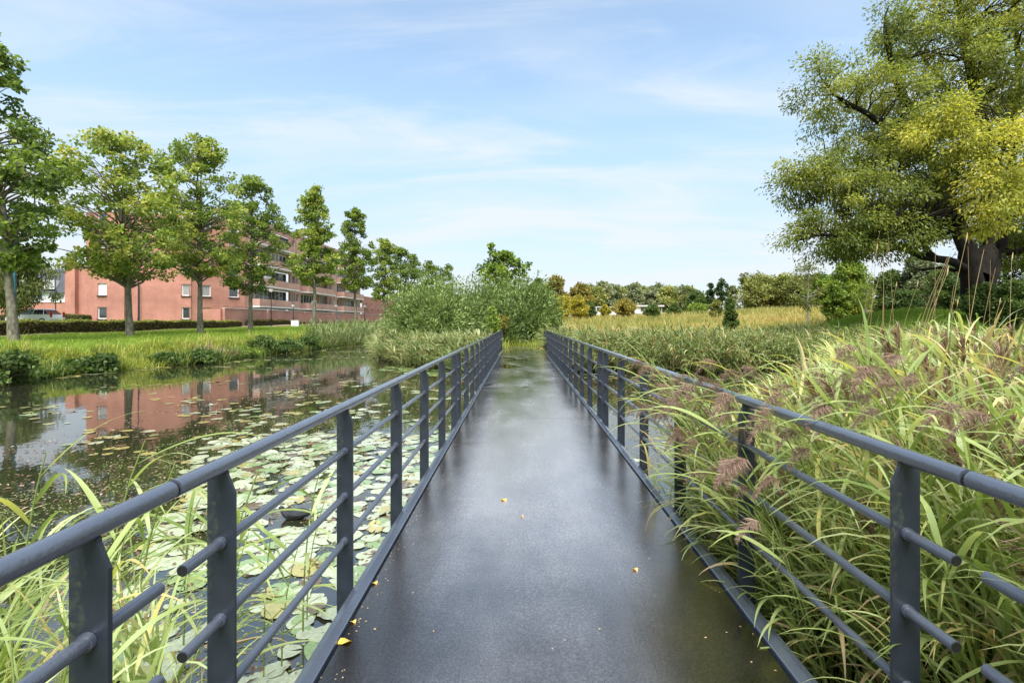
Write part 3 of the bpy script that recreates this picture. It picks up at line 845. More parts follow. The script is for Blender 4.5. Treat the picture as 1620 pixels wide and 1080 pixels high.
def make_tree(name, label, cat, x, y, height, bare, radius_fn, n_clump, per, leaf, leaf_mat, bark, trunk_r, group=None,
              lean=(0, 0), clump_r=(.55, .95), fill=.6, aspect=.62, flat=.65, droop=.1, base=None, sway=.15, twigs=True, tint=(.15, .75), limb_seg=6, start=.6, squash=1.0, tint_s=.18, extra=None):
    """a trunk that runs up through the crown, limbs to every clump, leaves round each clump"""
    z0 = Hs(x, y) - .08 if base is None else base
    t = thing(name, label, cat, (x, y, z0), 0, group)
    crown_h = height - bare
    u = rng.uniform(0.02, 1, n_clump)
    # more clumps where the crown is wide
    keep = []
    while len(keep) < n_clump:
        q = rng.uniform(.02, .99); w = radius_fn(q)
        if rng.uniform(0, 1) < w / 1.0 * .9 + .08: keep.append(q)
    u = np.array(keep); th = rng.uniform(0, 2 * np.pi, n_clump)
    th0 = rng.uniform(0, 6.28)
    Rm = np.array([radius_fn(q) for q in u])
    lump = 1 + .16 * np.sin(3 * th + th0 + 4 * u) + .12 * np.sin(5 * th + 7 * u + th0 * 2)
    rr = Rm * lump * rng.uniform(0, 1, n_clump) ** fill
    cr = rng.uniform(*clump_r, n_clump)
    C = np.stack([rr * np.cos(th), rr * np.sin(th) * squash, bare + u * crown_h], 1)
    C[:, 0] += lean[0] * (C[:, 2] / height) ** 1.4; C[:, 1] += lean[1] * (C[:, 2] / height) ** 1.4
    if extra is not None:
        C = np.concatenate([C, np.array(extra)[:, :3]]); cr = np.concatenate([cr, np.array(extra)[:, 3]])
    cr = np.minimum(cr, np.maximum(.25, cr))
    # trunk
    k = 9
    tt = np.linspace(0, 1, k)
    tp = np.stack([lean[0] * tt ** 1.4, lean[1] * tt ** 1.4, tt * height * .93], 1)
    wob = rng.normal(0, sway * trunk_r, (k, 3)); wob[0] = 0; wob[:, 2] = 0
    tp = tp + wob
    tr = trunk_r * (1 - tt) ** .75 + .012
    tr[0] *= 1.25
    paths = [tp]; radii = [tr]
    if twigs:
        for c in C:
            hd = math.hypot(c[0] - lean[0] * (c[2] / height), c[1] - lean[1] * (c[2] / height))
            za = max(bare * start + rng.uniform(-.05, .35), min(c[2] - hd * rng.uniform(.2, .75), height * .9))
            q = min(za / (height * .93), .98)
            a = np.array([np.interp(q, tt, tp[:, i]) for i in range(3)])
            rb = min(np.interp(q, tt, tr) * .55, .02 + .018 * np.linalg.norm(c - a))
            paths.append(bend(a, c, 5, .06 * hd, .03 * hd + .01)); radii.append(np.linspace(rb, .008, 5))
    V, F = tubes_np(paths, radii, limb_seg)
    link('trunk', np_mesh('trunk', V, F, M[bark], smooth=True), t)
    tc = rng.uniform(*tint, len(C))
    V, F, ti = leaf_clumps(C, cr, per, leaf, aspect, flat, droop, tint_c=tc, tint_s=tint_s)
    link('crown', np_mesh('crown', V, F, M[leaf_mat], ti), t)
    return t

def oval(w, mid=.42, p=1.0, top=.0):
    def f(q):
        v = math.sin(math.pi * min(1, max(0, q)) ** (math.log(.5) / math.log(mid))) ** (.75 * p)
        return w * max(v, .06)
    return f
def cone(w, peak=.22, tip=.1):
    def f(q):
        if q < peak: return w * (.45 + .55 * (q / peak) ** .6)
        return w * (tip + (1 - tip) * (1 - ((q - peak) / (1 - peak)) ** 1.5))
    return f

# ------------------------------------------------------------------ avenue trees on the far bank
AX = -24.0
G_AV = 'avenue trees in the row on the far bank'
def av_y(px): return 800 * 24 / (823 - px)
av = [  # px, top px, crown-bottom px, half width m, shape, leaf material, tint, label, n
    (22, 40, 440, 2.5, oval(2.75, .38), 'l_maple', (.05, .6), 'nearest avenue tree with leaning pale trunk, cut off by the left edge', 120),
    (206, 214, 452, 4.0, oval(3.9, .47, .5), 'l_maple', (.35, .95), 'broad round light green avenue tree with rough grey trunk before the brick end wall', 170),
    (317, 219, 446, 3.4, oval(3.45, .45, .55), 'l_maple', (.3, .9), 'avenue tree with mossy greenish trunk near the right end of the clipped hedge', 150),
    (396, 278, 474, 2.9, oval(3.0, .45, .6), 'l_maple', (.12, .65), 'darker rounded avenue tree just past the end of the hedge', 130),
    (497, 296, 455, 2.7, cone(2.75, .22, .16), 'l_maple', (.30, .85), 'narrow pyramid shaped avenue tree in front of the balconies', 150),
    (562, 330, 462, 2.9, cone(3.0, .2, .3), 'l_maple', (.15, .65), 'tall dense avenue tree second to the right of the balconies', 140),
    (608, 378, 478, 2.9, cone(3.1, .25, .35), 'l_maple', (.2, .75), 'avenue tree with yellowing top, partly behind the silver willow', 130),
]
for i, (px, ty, by, hw, fn, lm, tint, lab, n) in enumerate(av):
    y = av_y(px); x = AX; sc = y / 800
    z0 = Hs(x, y) - .08
    top = (508 - ty) * sc + EYE - z0; bare = (508 - by) * sc + EYE - z0
    make_tree('avenue_tree', lab, 'tree', x, y, top, max(bare, 1.5) + .30, fn, int(n * 1.35), 66 if i < 4 else 62, .21 if i < 4 else .26, lm, 'bark_grey', .18 if i < 4 else .21, G_AV,
              lean=[(-1.7, 0), (-1.1, 0), (-.25, 0), (.2, 0), (.1, 0), (-.1, 0), (.2, 0)][i], clump_r=(.32, .62), fill=.55, aspect=.8, tint=tint, limb_seg=8, start=.85)
labs = ['first dark avenue tree showing over the left part of the silver willow', 'second dark avenue tree rising over the silver willow, shorter to the right', 'third small dark avenue tree in the distance over the willow',
        'far small avenue tree over the middle of the silver willow', 'farthest dark avenue tree top right of the receding row']
for i, (px, ty) in enumerate([(634, 392), (656, 402), (678, 412), (694, 420), (709, 418)]):
    y = av_y(px); sc = y / 800; x = AX; z0 = Hs(x, y)
    make_tree('avenue_tree', labs[i], 'tree', x, y, (508 - ty) * sc + EYE - z0, 2.6, cone(3.0, .25, .3), 90, 60, .36, 'l_maple', 'bark_grey', .24, G_AV,
              clump_r=(.6, 1.1), aspect=.8, tint=(.05, .5))

# ------------------------------------------------------------------ hedges
def hedge(name, label, pts, width, hgt, n, leaf, tint_side=(.0, .7), top=(.7, 1.0), z_off=0):
    """clipped hedge: twiggy dark core under a skin of small leaves; fresh growth on the top is yellow green"""
    (x0, y0), (x1, y1) = pts
    L = math.hypot(x1 - x0, y1 - y0)
    a = math.atan2(y1 - y0, x1 - x0)
    z0 = min(Hs(x0, y0), Hs(x1, y1)) - .1
    t = thing(name, label, 'hedge', (x0, y0, z0), a)
    dzs = (Hs(x1, y1) - Hs(x0, y0))
    core = MB()
    core.add([(0.1, -width / 2 + .1, 0), (L - .1, -width / 2 + .1, 0), (L - .1, width / 2 - .1, 0), (.1, width / 2 - .1, 0),
              (0.1, -width / 2 + .1, hgt - .08), (L - .1, -width / 2 + .1, hgt - .08), (L - .1, width / 2 - .1, hgt - .08), (.1, width / 2 - .1, hgt - .08)],
             [(4, 5, 6, 7), (0, 1, 5, 4), (1, 2, 6, 5), (2, 3, 7, 6), (3, 0, 4, 7)])
    core.build('branches', M['twig'], t)
    areas = np.array([L * hgt, L * hgt, L * width, width * hgt, width * hgt]); cnt = (n * areas / areas.sum()).astype(int)
    Ps = []; Ns = []; Ts = []
    for k, c in enumerate(cnt):
        u = rng.uniform(0, 1, c); v = rng.uniform(0, 1, c); dpt = rng.normal(-.03, .05, c)
        if k < 2:
            s = -1 if k == 0 else 1
            P = np.stack([u * L, s * (width / 2 + dpt), v * hgt], 1); N = np.tile([0, s, 0.2], (c, 1))
            ti = rng.uniform(*tint_side, c)
        elif k == 2:
            P = np.stack([u * L, (v - .5) * width, hgt + dpt + .03], 1); N = np.tile([0, 0, 1.], (c, 1)); ti = rng.uniform(*top, c)
        else:
            s = 0 if k == 3 else 1
            P = np.stack([s * L + (dpt if s else -dpt), (u - .5) * width, v * hgt], 1); N = np.tile([-1. if s == 0 else 1., 0, .2], (c, 1)); ti = rng.uniform(*tint_side, c)
        wav = .05 * np.sin(P[:, 0] * 1.7) + .03 * np.sin(P[:, 0] * 4.1 + 1)
        P[:, 2] += wav * (P[:, 2] / hgt)
        Ps.append(P); Ns.append(N); Ts.append(ti)
    P = np.concatenate(Ps); N = unit(np.concatenate(Ns) + rand_unit(len(P)) * .7); ti = np.concatenate(Ts)
    D = np.cross(N, rand_unit(len(P)))
    s = leaf * rng.uniform(.6, 1.3, len(P))
    V, F = rhombs(P - unit(D) * (s / 2)[:, None], D, N, s, s * .7, .1)
    link('foliage', np_mesh('foliage', V, F, M['l_hedge'], np.repeat(np.clip(ti, 0, 1), 4)), t)
    return t
hedge('clipped_hedge', 'long clipped beech hedge with brownish sides and yellow green top behind the first three trees', (( -31.0, 27.0), (-31.0, 55.3)), 1.1, 1.02, 34000, .13)
hedge('clipped_hedge', 'dark green clipped hedge behind the parked silver car at the far left', ((-62.0, 58.0), (-47.5, 55.5)), 1.0, 1.35, 9000, .16, (.1, .5), (.5, .85))
hedge('clipped_hedge', 'short dark green hedge past the fourth tree at the foot of the terrace wall', ((-32.2, 60.0), (-32.2, 70.0)), .9, .8, 6000, .16, (.05, .4), (.3, .6))
hedge('clipped_hedge', 'low dark box hedge along the foot of the long terrace wall', ((-32.6, 71.0), (-32.6, 148.0)), .5, .42, 9000, .2, (.05, .35), (.2, .5))
hedge('clipped_hedge', 'small hedge by the brick wing left of the apartment block', ((-58.5, 66.0), (-52.0, 66.0)), 1.0, 1.1, 4000, .17, (.05, .5), (.3, .7))

# ------------------------------------------------------------------ garden willow by the house, left edge
make_tree('weeping_tree', 'brown green drooping tree behind the first trunk, before the slate roofed house', 'tree', -46.0, 46.0, 7.6, 2.0, oval(3.0, .45), 110, 90, .34, 'l_olive', 'bark_dark', .2,
          clump_r=(.5, .9), aspect=.3, flat=1.2, droop=1.6, tint=(.0, .5))

# ------------------------------------------------------------------ big old tree on the right
def big_tree():
    bx, by = 22.4, 25.0; S = by / 20.
    z0 = Hs(bx, by) - .1
    t = thing('old_tree', 'huge spreading old tree with dark forked trunk and yellowing crown filling the upper right', 'tree', (bx, by, z0))
    def P(px, py, dy=0.0, S=1.25):           # a point of the crown measured at the tree's own distance, then kept as a place in space
        dy = dy * S; q = (by + dy) / 800.; return np.array([(px - 823) * q - bx, dy, (508 - py) * q + EYE - z0])
    limbs = [
        ([P(1545, 515), P(1541, 470), P(1536, 430), P(1530, 395), P(1505, 330, .3), P(1478, 262, .5), P(1448, 190, .3), P(1420, 120, 0)], .41, .05),
        ([P(1548, 440), P(1562, 395, .4), P(1570, 320, .8), P(1560, 230, 1.0), P(1540, 130, .6), P(1520, 20, .4), P(1500, -50, .2)], .34, .05),
        ([P(1544, 512, .0), P(1556, 465, .4), P(1578, 415, 1.2), P(1592, 340, 1.6), P(1605, 230, 1.4), P(1612, 100, 1.0), P(1600, -40, .8)], .22, .05),
        ([P(1536, 428), P(1500, 412, -.6), P(1462, 404, -1.0), P(1425, 392, -1.2), P(1395, 396, -1.3), P(1350, 372, -1.5), P(1300, 372, -1.6), P(1262, 380, -1.5)], .14, .025),
        ([P(1533, 426), P(1500, 424, .5), P(1462, 426, .9), P(1436, 420, 1.2)], .07, .015),
        ([P(1508, 338, .3), P(1465, 310, -.6), P(1415, 280, -1.1), P(1360, 268, -1.4), P(1295, 275, -1.2), P(1250, 285, -1.0)], .15, .02),
        ([P(1478, 262, .5), P(1430, 215, -.4), P(1370, 180, -.8), P(1320, 150, -1.0), P(1296, 120, -1)], .13, .02),
        ([P(1448, 190, .3), P(1415, 120, -.6), P(1400, 50, -.8), P(1405, 10, -.8)], .11, .02),
        ([P(1570, 320, .8), P(1574, 290, -.8), P(1580, 262, -2.2), P(1590, 230, -3.0), P(1600, 190, -3.0)], .09, .02),
        ([P(1570, 320, .8), P(1620, 260, -.5), P(1680, 200, -1), P(1740, 150, -1)], .17, .03),
        ([P(1480, 408, -.8), P(1450, 375, -1.8), P(1420, 345, -2.4), P(1385, 330, -2.7)], .09, .02),
        ([P(1560, 230, 1.0), P(1530, 180, 2.2), P(1480, 120, 3.0), P(1440, 60, 3.2)], .15, .03),
        ([P(1592, 340, 1.6), P(1650, 330, 2.0), P(1720, 300, 2.0)], .16, .03),
        ([P(1592, 400, 1.6), P(1640, 388, 1.0), P(1700, 380, 1.0)], .10, .02),
    ]
    paths = []; radii = []; nodes = []
    for pts, r0, r1 in limbs:
        pts = np.array(pts); k = len(pts)
        s = np.linspace(0, k - 1, k * 3 - 2)
        p = np.stack([np.interp(s, np.arange(k), pts[:, i]) for i in range(3)], 1)
        w = rng.normal(0, .045, p.shape); w[0] = 0; p = p + w
        paths.append(p); q = np.linspace(0, 1, len(p)); rad = r0 * (1 - q) ** .8 + r1
        if r0 > .4: rad[:2] *= 1.25
        rad = rad * S; radii.append(rad)
        for a, b in zip(p[len(p) // 4:], rad[len(p) // 4:]): nodes.append((*a, b))
    nodes = np.array(nodes)
    lobes = [  # px, py, dy, rx px, rz px, ry m, share, tint
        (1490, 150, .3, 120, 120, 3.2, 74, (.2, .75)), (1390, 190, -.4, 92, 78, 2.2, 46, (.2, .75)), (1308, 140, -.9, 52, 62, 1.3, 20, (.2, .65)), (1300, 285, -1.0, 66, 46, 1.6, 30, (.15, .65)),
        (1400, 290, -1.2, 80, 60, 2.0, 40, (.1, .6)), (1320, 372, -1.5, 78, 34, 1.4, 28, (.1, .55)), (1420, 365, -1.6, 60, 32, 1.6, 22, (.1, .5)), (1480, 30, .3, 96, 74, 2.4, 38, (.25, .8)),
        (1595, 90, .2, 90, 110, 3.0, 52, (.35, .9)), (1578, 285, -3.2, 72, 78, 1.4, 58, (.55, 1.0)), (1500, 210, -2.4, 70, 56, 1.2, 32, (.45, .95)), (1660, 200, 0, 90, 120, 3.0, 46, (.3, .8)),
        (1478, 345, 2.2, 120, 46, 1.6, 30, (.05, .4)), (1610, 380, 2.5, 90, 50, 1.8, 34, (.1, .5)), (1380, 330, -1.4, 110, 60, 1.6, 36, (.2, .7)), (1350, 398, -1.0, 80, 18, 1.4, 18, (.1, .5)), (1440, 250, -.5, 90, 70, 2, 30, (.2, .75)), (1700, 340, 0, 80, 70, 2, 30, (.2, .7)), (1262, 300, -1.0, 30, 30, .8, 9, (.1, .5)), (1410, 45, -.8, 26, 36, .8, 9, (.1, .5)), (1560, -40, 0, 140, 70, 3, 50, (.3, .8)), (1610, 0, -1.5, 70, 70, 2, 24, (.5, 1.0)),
    ]
    C = []; R = []; T = []; O = []
    for px, py, dy, rx, rz, ry, n, ti in lobes:
        n = int(n * 1.08)
        c = P(px, py, dy)
        d = rand_unit(n); rr = rng.uniform(0, 1, n) ** .42
        q = c + d * rr[:, None] * np.array([rx / 40., ry, rz / 40.]) * S
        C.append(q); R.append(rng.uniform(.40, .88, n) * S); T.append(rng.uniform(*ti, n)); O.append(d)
    C = np.concatenate(C); R = np.concatenate(R); T = np.concatenate(T); O = np.concatenate(O)
    for c in C:
        dd = nodes[:, :3] - c
        dist = np.linalg.norm(dd, axis=1) + np.maximum(dd[:, 2] + .2, 0) * 1.2
        j = int(np.argmin(dist)); a = nodes[j, :3]
        L = np.linalg.norm(c - a)
        paths.append(bend(a, c, 6, .10 * L, .05 * L)); radii.append(np.linspace(min(nodes[j, 3] * .7, .012 + .014 * L), .007, 6))
    V, F = tubes_np(paths[:len(limbs)], radii[:len(limbs)], 12)
    tr = link('trunk', np_mesh('trunk', V, F, M['bark_dark'], smooth=True), t)
    V, F = tubes_np(paths[len(limbs):], radii[len(limbs):], 5)
    link('branches', np_mesh('branches', V, F, M['bark_dark'], smooth=True), t)
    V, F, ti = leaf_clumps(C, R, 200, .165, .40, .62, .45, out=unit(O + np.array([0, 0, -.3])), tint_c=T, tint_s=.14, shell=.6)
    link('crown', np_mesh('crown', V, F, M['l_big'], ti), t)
big_tree()

# ------------------------------------------------------------------ silver willows on the island
def willow(label, x, y, top, half, n_shoot, leaf_n, tint=(.1, .8), seed_lean=0.0, name='silver_willow', mat='l_willow', squash=.75, leafL=.21, grp='silver willow bushes at the end of the bridge'):
    z0 = Hs(x, y) - .05
    t = thing(name, label, 'willow bush', (x, y, z0), 0, grp)
    hgt = top
    base = rng.normal(0, 1, (n_shoot, 2)) * np.array([half * .30, half * .25])
    az = rng.uniform(0, 2 * np.pi, n_shoot)
    pol = np.arccos(1 - rng.uniform(0, 1, n_shoot) ** .9 * .92)          # 0 = straight up
    d = np.stack([np.sin(pol) * np.cos(az), np.sin(pol) * np.sin(az) * squash, np.cos(pol)], 1)
    lump = .80 + .2 * np.sin(3.1 * az + 2) * np.sin(2.2 * pol * 2 + az) + rng.normal(0, .06, n_shoot)
    ext = np.stack([np.full(n_shoot, half * .95), np.full(n_shoot, half * .95), np.full(n_shoot, hgt * .97)], 1)
    L = lump * np.where(rng.uniform(0, 1, n_shoot) < .75, 1, rng.uniform(.45, 1, n_shoot))
    tip = np.stack([base[:, 0] * .7, base[:, 1] * .7, np.zeros(n_shoot)], 1) + d * ext * L[:, None]
    b3 = np.stack([base[:, 0] * .6, base[:, 1] * .6, np.zeros(n_shoot)], 1)
    ctrl = b3 * .5 + tip * .5 + np.stack([np.zeros(n_shoot), np.zeros(n_shoot), .22 * hgt * (1 - d[:, 2])], 1)
    k = 6
    s = np.linspace(0, 1, k)[None, :, None]
    path = (1 - s) ** 2 * b3[:, None] + 2 * s * (1 - s) * ctrl[:, None] + s ** 2 * tip[:, None]
    sel = rng.choice(n_shoot, min(n_shoot, 220), replace=False)
    V, F = tubes_np([path[i] for i in sel], [np.linspace(.035, .006, k)] * len(sel), 4)
    link('stems', np_mesh('stems', V, F, M['twig'], smooth=True), t)
    m = n_shoot * leaf_n
    si = np.repeat(np.arange(n_shoot), leaf_n)
    q = rng.uniform(.22, 1.02, m)[:, None]
    P = (1 - q) ** 2 * b3[si] + 2 * q * (1 - q) * ctrl[si] + q ** 2 * tip[si]
    T = unit(2 * (1 - q) * (ctrl[si] - b3[si]) + 2 * q * (tip[si] - ctrl[si]))
    P = P + rng.normal(0, .16, (m, 3))
    D = unit(T * .9 + rand_unit(m) * .75 + np.array([0.05, 0, .15]))
    N = unit(rand_unit(m) + np.array([0, 0, .5]))
    l = leafL * rng.uniform(.6, 1.3, m)
    V, F = rhombs(P, D, N, l, l * .36, .1)
    ts = rng.uniform(*tint, n_shoot)
    ti = np.clip(ts[si] + rng.normal(0, .13, m), 0, 1)
    link('foliage', np_mesh('foliage', V, F, M[mat], np.repeat(ti, 4)), t)
    return t
willow('wide pale silver willow bush left of the bridge end', -5.0, 31.0, 4.6, 3.2, 1300, 52, (.3, .95))
willow('taller middle silver willow behind the left railing end', -1.9, 33.0, 4.9, 2.7, 1000, 50, (.2, .75))
willow('rounded grey green willow overhanging the path at the right of the bridge end', 0.65, 31.4, 4.85, 2.0, 1100, 50, (.2, .75))
willow('small dark willow undergrowth beside the path at the far end of the deck', -0.9, 29.8, 2.2, 1.3, 300, 44, (.0, .4))
make_tree('maple_tree', 'bright green maple with thin upright top branches rising behind the willows', 'tree', -1.3, 40.0, 6.9, 3.0, oval(2.4, .5), 60, 70, .24, 'l_lime', 'bark_grey', .14, clump_r=(.35, .7), aspect=.8, tint=(.1, .6),
          extra=[(-.9, 0, 7.0, .3), (-1.0, 0, 7.5, .22), (1.9, 0, 6.0, .3)])
make_tree('maple_sapling', 'yellow leaved sapling growing in front of the willow gap', 'tree', -1.5, 28.2, 2.25, .9, oval(.34, .5), 12, 46, .13, 'l_lime', 'twig', .03, clump_r=(.2, .35), aspect=.8)
make_tree('amber_sapling', 'small amber leaved sapling next to the yellow sapling', 'tree', -1.0, 28.6, 2.0, 1.0, oval(.26, .5), 8, 40, .12, 'l_amber', 'twig', .03, clump_r=(.16, .24), aspect=.8, tint=(.2, .6))

# ------------------------------------------------------------------ trees and bushes across the meadow
BG = [  # px, top px, width px, distance, bare share, leaf, bark, shape, tint, clumps, per, leaf size, name, label
    (878, 438, 44, 72, .05, 'l_amber', 'bark_dark', 'o', (.15, .7), 90, 60, .40, 'amber_tree', 'tallest amber brown tree right of the willows'),
    (918, 451, 44, 78, .05, 'l_amber', 'bark_dark', 'o', (.2, .85), 80, 60, .42, 'amber_tree', 'lower golden amber tree joining the tall amber one'),
    (850, 440, 40, 66, .05, 'l_lime', 'bark_dark', 'o', (.0, .5), 70, 60, .40, 'green_tree', 'light green tree between the willows and the amber trees'),
    (890, 468, 30, 60, .0, 'l_yellow', 'bark_dark', 'o', (.2, .9), 70, 60, .30, 'yellow_willow', 'left one of the two bright yellow willows by the meadow'),
    (915, 467, 34, 62, .0, 'l_yellow', 'bark_dark', 'o', (.1, .8), 70, 60, .30, 'yellow_willow', 'right one of the two bright yellow willows by the meadow'),
    (934, 480, 20, 64, .0, 'l_dark', 'bark_dark', 'o', (.3, .8), 34, 50, .30, 'green_bush', 'dark green bush right of the yellow willows'),
    (958, 481, 18, 70, .1, 'l_yellow', 'bark_dark', 'o', (.1, .7), 32, 50, .30, 'yellow_tree', 'small yellow tree left of the wide amber crown by the white halls'),
    (989, 474, 38, 66, .12, 'l_amber', 'bark_dark', 'o', (.45, .95), 60, 60, .30, 'amber_tree', 'wide ochre crown standing before the white halls'),
    (1034, 482, 26, 62, .0, 'l_dark', 'bark_dark', 'o', (.4, 1.0), 44, 55, .28, 'green_bush', 'round green bush right of the blue door'),
    (1067, 481, 24, 66, .0, 'l_dark', 'bark_dark', 'o', (.4, .9), 40, 55, .28, 'green_bush', 'round green bush before the low white wall'),
    (1106, 481, 36, 70, .0, 'l_lime', 'bark_dark', 'o', (.1, .7), 50, 55, .30, 'lime_bush', 'broad yellow green bush at the meadow edge'),
    (1132, 474, 22, 58, .0, 'l_olive', 'bark_dark', 'o', (.3, .8), 40, 55, .28, 'olive_bush', 'olive bush left of the dark pointed shrub'),
    (1155, 472, 26, 44, .0, 'l_dark', 'twig', 'c', (.3, .9), 60, 60, .20, 'green_shrub', 'dark green pointed shrub standing alone in the golden grass'),
    (1104, 459, 40, 105, .05, 'l_dark', 'bark_dark', 'o', (.3, .8), 60, 55, .5, 'green_tree', 'dull green tree at the right end of the far wood'),
    (1126, 448, 18, 96, .3, 'l_dark', 'bark_dark', 'o', (.0, .4), 26, 45, .42, 'dark_tree', 'shorter of the two dark loose trees against the sky'),
    (1142, 441, 20, 94, .35, 'l_dark', 'bark_dark', 'o', (.0, .4), 28, 40, .42, 'dark_tree', 'taller dark loose tree with sky showing through'),
    (1158, 452, 24, 98, .1, 'l_grey', 'bark_dark', 'o', (.0, .5), 36, 50, .42, 'grey_tree', 'grey green tree behind the loose dark ones'),
    (1178, 432, 22, 90, .55, 'l_olive', 'bark_dark', 'o', (.1, .6), 22, 34, .40, 'thin_tree', 'thin tree with tufted top above the olive trees'),
    (1200, 437, 74, 82, .03, 'l_olive', 'bark_birch', 'o', (.25, .85), 110, 62, .42, 'olive_tree', 'broad olive yellow tree with pale stem behind the golden grass'),
    (1239, 436, 58, 80, .03, 'l_olive', 'bark_dark', 'o', (.3, .9), 90, 60, .42, 'olive_tree', 'second olive tree right of the broad one'),
    (1268, 438, 56, 76, .03, 'l_olive', 'bark_dark', 'o', (.1, .7), 90, 60, .42, 'olive_tree', 'third olive tree half behind the slim birch'),
    (1300, 434, 56, 70, .03, 'l_lime', 'bark_dark', 'o', (.0, .4), 80, 60, .38, 'green_tree', 'mid green tree between the slim birch and the lime tree'),
    (1345, 408, 66, 47, .06, 'l_lime', 'bark_birch', 'o', (.15, .8), 130, 64, .26, 'lime_tree', 'bright lime green tree under the left limb of the old tree'),
    (1322, 446, 40, 46, .0, 'l_lime', 'bark_dark', 'o', (.0, .45), 60, 60, .26, 'green_bush', 'soft green bush at the foot of the lime tree'),
    (1408, 430, 60, 52, .05, 'l_dark', 'bark_dark', 'o', (.2, .8), 90, 60, .30, 'dark_tree', 'dark tree with sky gaps right of the pale lime trunk'),
    (1455, 402, 70, 50, .03, 'l_grey', 'bark_dark', 'o', (.05, .6), 110, 62, .30, 'grey_tree', 'grey green tree seen under the limbs of the old tree'),
    (1500, 415, 66, 44, .03, 'l_dark', 'bark_dark', 'o', (.25, .9), 100, 60, .26, 'green_tree', 'green tree just left of the old tree trunk'),
    (1430, 455, 60, 42, .0, 'l_dark', 'bark_dark', 'o', (.1, .6), 70, 60, .24, 'green_bush', 'dark bushes behind the bright green mound'),
    (1590, 345, 110, 36, .0, 'l_dark', 'bark_dark', 'o', (.15, .7), 110, 62, .22, 'green_tree', 'dark green tree behind the right of the old tree'),
    (1680, 400, 120, 40, .0, 'l_dark', 'bark_dark', 'o', (.15, .7), 100, 60, .26, 'green_tree', 'dark green tree past the right edge'),
    (1560, 450, 60, 22.8, .0, 'l_dark', 'twig', 'o', (.2, .9), 120, 60, .14, 'elder_bush', 'dense dark green bush wrapped round the foot of the old trunk'),
    (1608, 440, 60, 21.8, .0, 'l_dark', 'twig', 'o', (.3, 1.0), 110, 60, .14, 'elder_bush', 'leafy green bush at the right edge under the yellow bough'),
]
for px, ty, w, dist, bs, lm, bk, sh, tint, n, per, ls, nm, lab in BG:
    x = (px - 823) / 800 * dist; z0 = Hs(x, dist) - .05
    hgt = (508 - ty) / 800 * dist + EYE - z0; hw = w / 2 / 800 * dist
    cr = max(.16 * hw * 2, .2)
    fn = oval(max(hw - cr * .5, hw * .5), .45, .7) if sh == 'o' else cone(hw * .8, .25, .12)
    make_tree(nm, lab, 'tree' if 'tree' in nm or 'willow' in nm else 'bush', x, dist, hgt, max(hgt * bs, .15) + cr * .4, fn, int(n * 1.25), int(per * 1.3), ls * .8, lm, bk, max(.03, hgt * .018),
              clump_r=(cr * .6, cr * 1.15), aspect=.7 if 'willow' not in nm else .3, tint=tint, limb_seg=5, fill=.5, droop=.1 if 'willow' not in nm else .8)
# slim birch standing in the grass
make_tree('slim_birch', 'slim pale birch stem with sparse crown in the golden grass', 'tree', (1278 - 823) / 800 * 36, 36, 5.6, 1.6, oval(1.0, .6), 46, 26, .15, 'l_olive', 'bark_birch', .075, clump_r=(.25, .5), aspect=.7, tint=(.2, .9), sway=.2)
make_tree('birch_tree', 'young birch with straight pale trunk before the lime tree', 'tree', (1370 - 823) / 800 * 35, 35, 3.8, 1.9, oval(.9, .5), 30, 30, .14, 'l_lime', 'bark_birch', .10, clump_r=(.25, .5), aspect=.7, tint=(.2, .9), sway=.1)

# ------------------------------------------------------------------ the far wood: tree after tree
far_l = ['first', 'second', 'third', 'fourth', 'fifth', 'sixth', 'seventh', 'eighth', 'ninth', 'tenth', 'eleventh', 'twelfth', 'thirteenth', 'fourteenth']
for i in range(14):
    px = 930 + i * 12.6 + rng.uniform(-3, 3)
    dist = 135 + rng.uniform(-10, 18); x = (px - 823) / 800 * dist; z0 = Hs(x, dist)
    ty = (452 + 6 * math.sin(i * 1.9) * .6 + (i - 6) * .35 + rng.uniform(-2, 3))
    hgt = (508 - ty) / 800 * dist + EYE - z0
    lm = 'l_grey' if i % 3 != 1 else 'l_olive'
    make_tree('wood_tree', f'{far_l[i]} tree from the left in the grey green wood behind the white halls', 'tree', x, dist, hgt, hgt * .08, oval(2.5, .5, .7), 80, 55, .62, lm, 'bark_dark', .22, 'trees of the far wood',
              clump_r=(.7, 1.25), tint=(.15, .8) if i % 2 else (.3, 1.0), fill=.5, limb_seg=4)
for i in range(9):
    px = 936 + i * 19; dist = 165 + rng.uniform(-4, 8); x = (px - 823) / 800 * dist; z0 = Hs(x, dist)
    hgt = (508 - 456) / 800 * dist + EYE - z0
    make_tree('wood_tree', 'dull green tree in the rear row of the far wood, showing only in gaps', 'tree', x, dist, hgt, 1, oval(3.4, .5, .6), 70, 50, .85, 'l_olive', 'bark_dark', .25, 'rear row of the far wood', clump_r=(.9, 1.5), tint=(.0, .5), fill=.5, limb_seg=4, twigs=False)

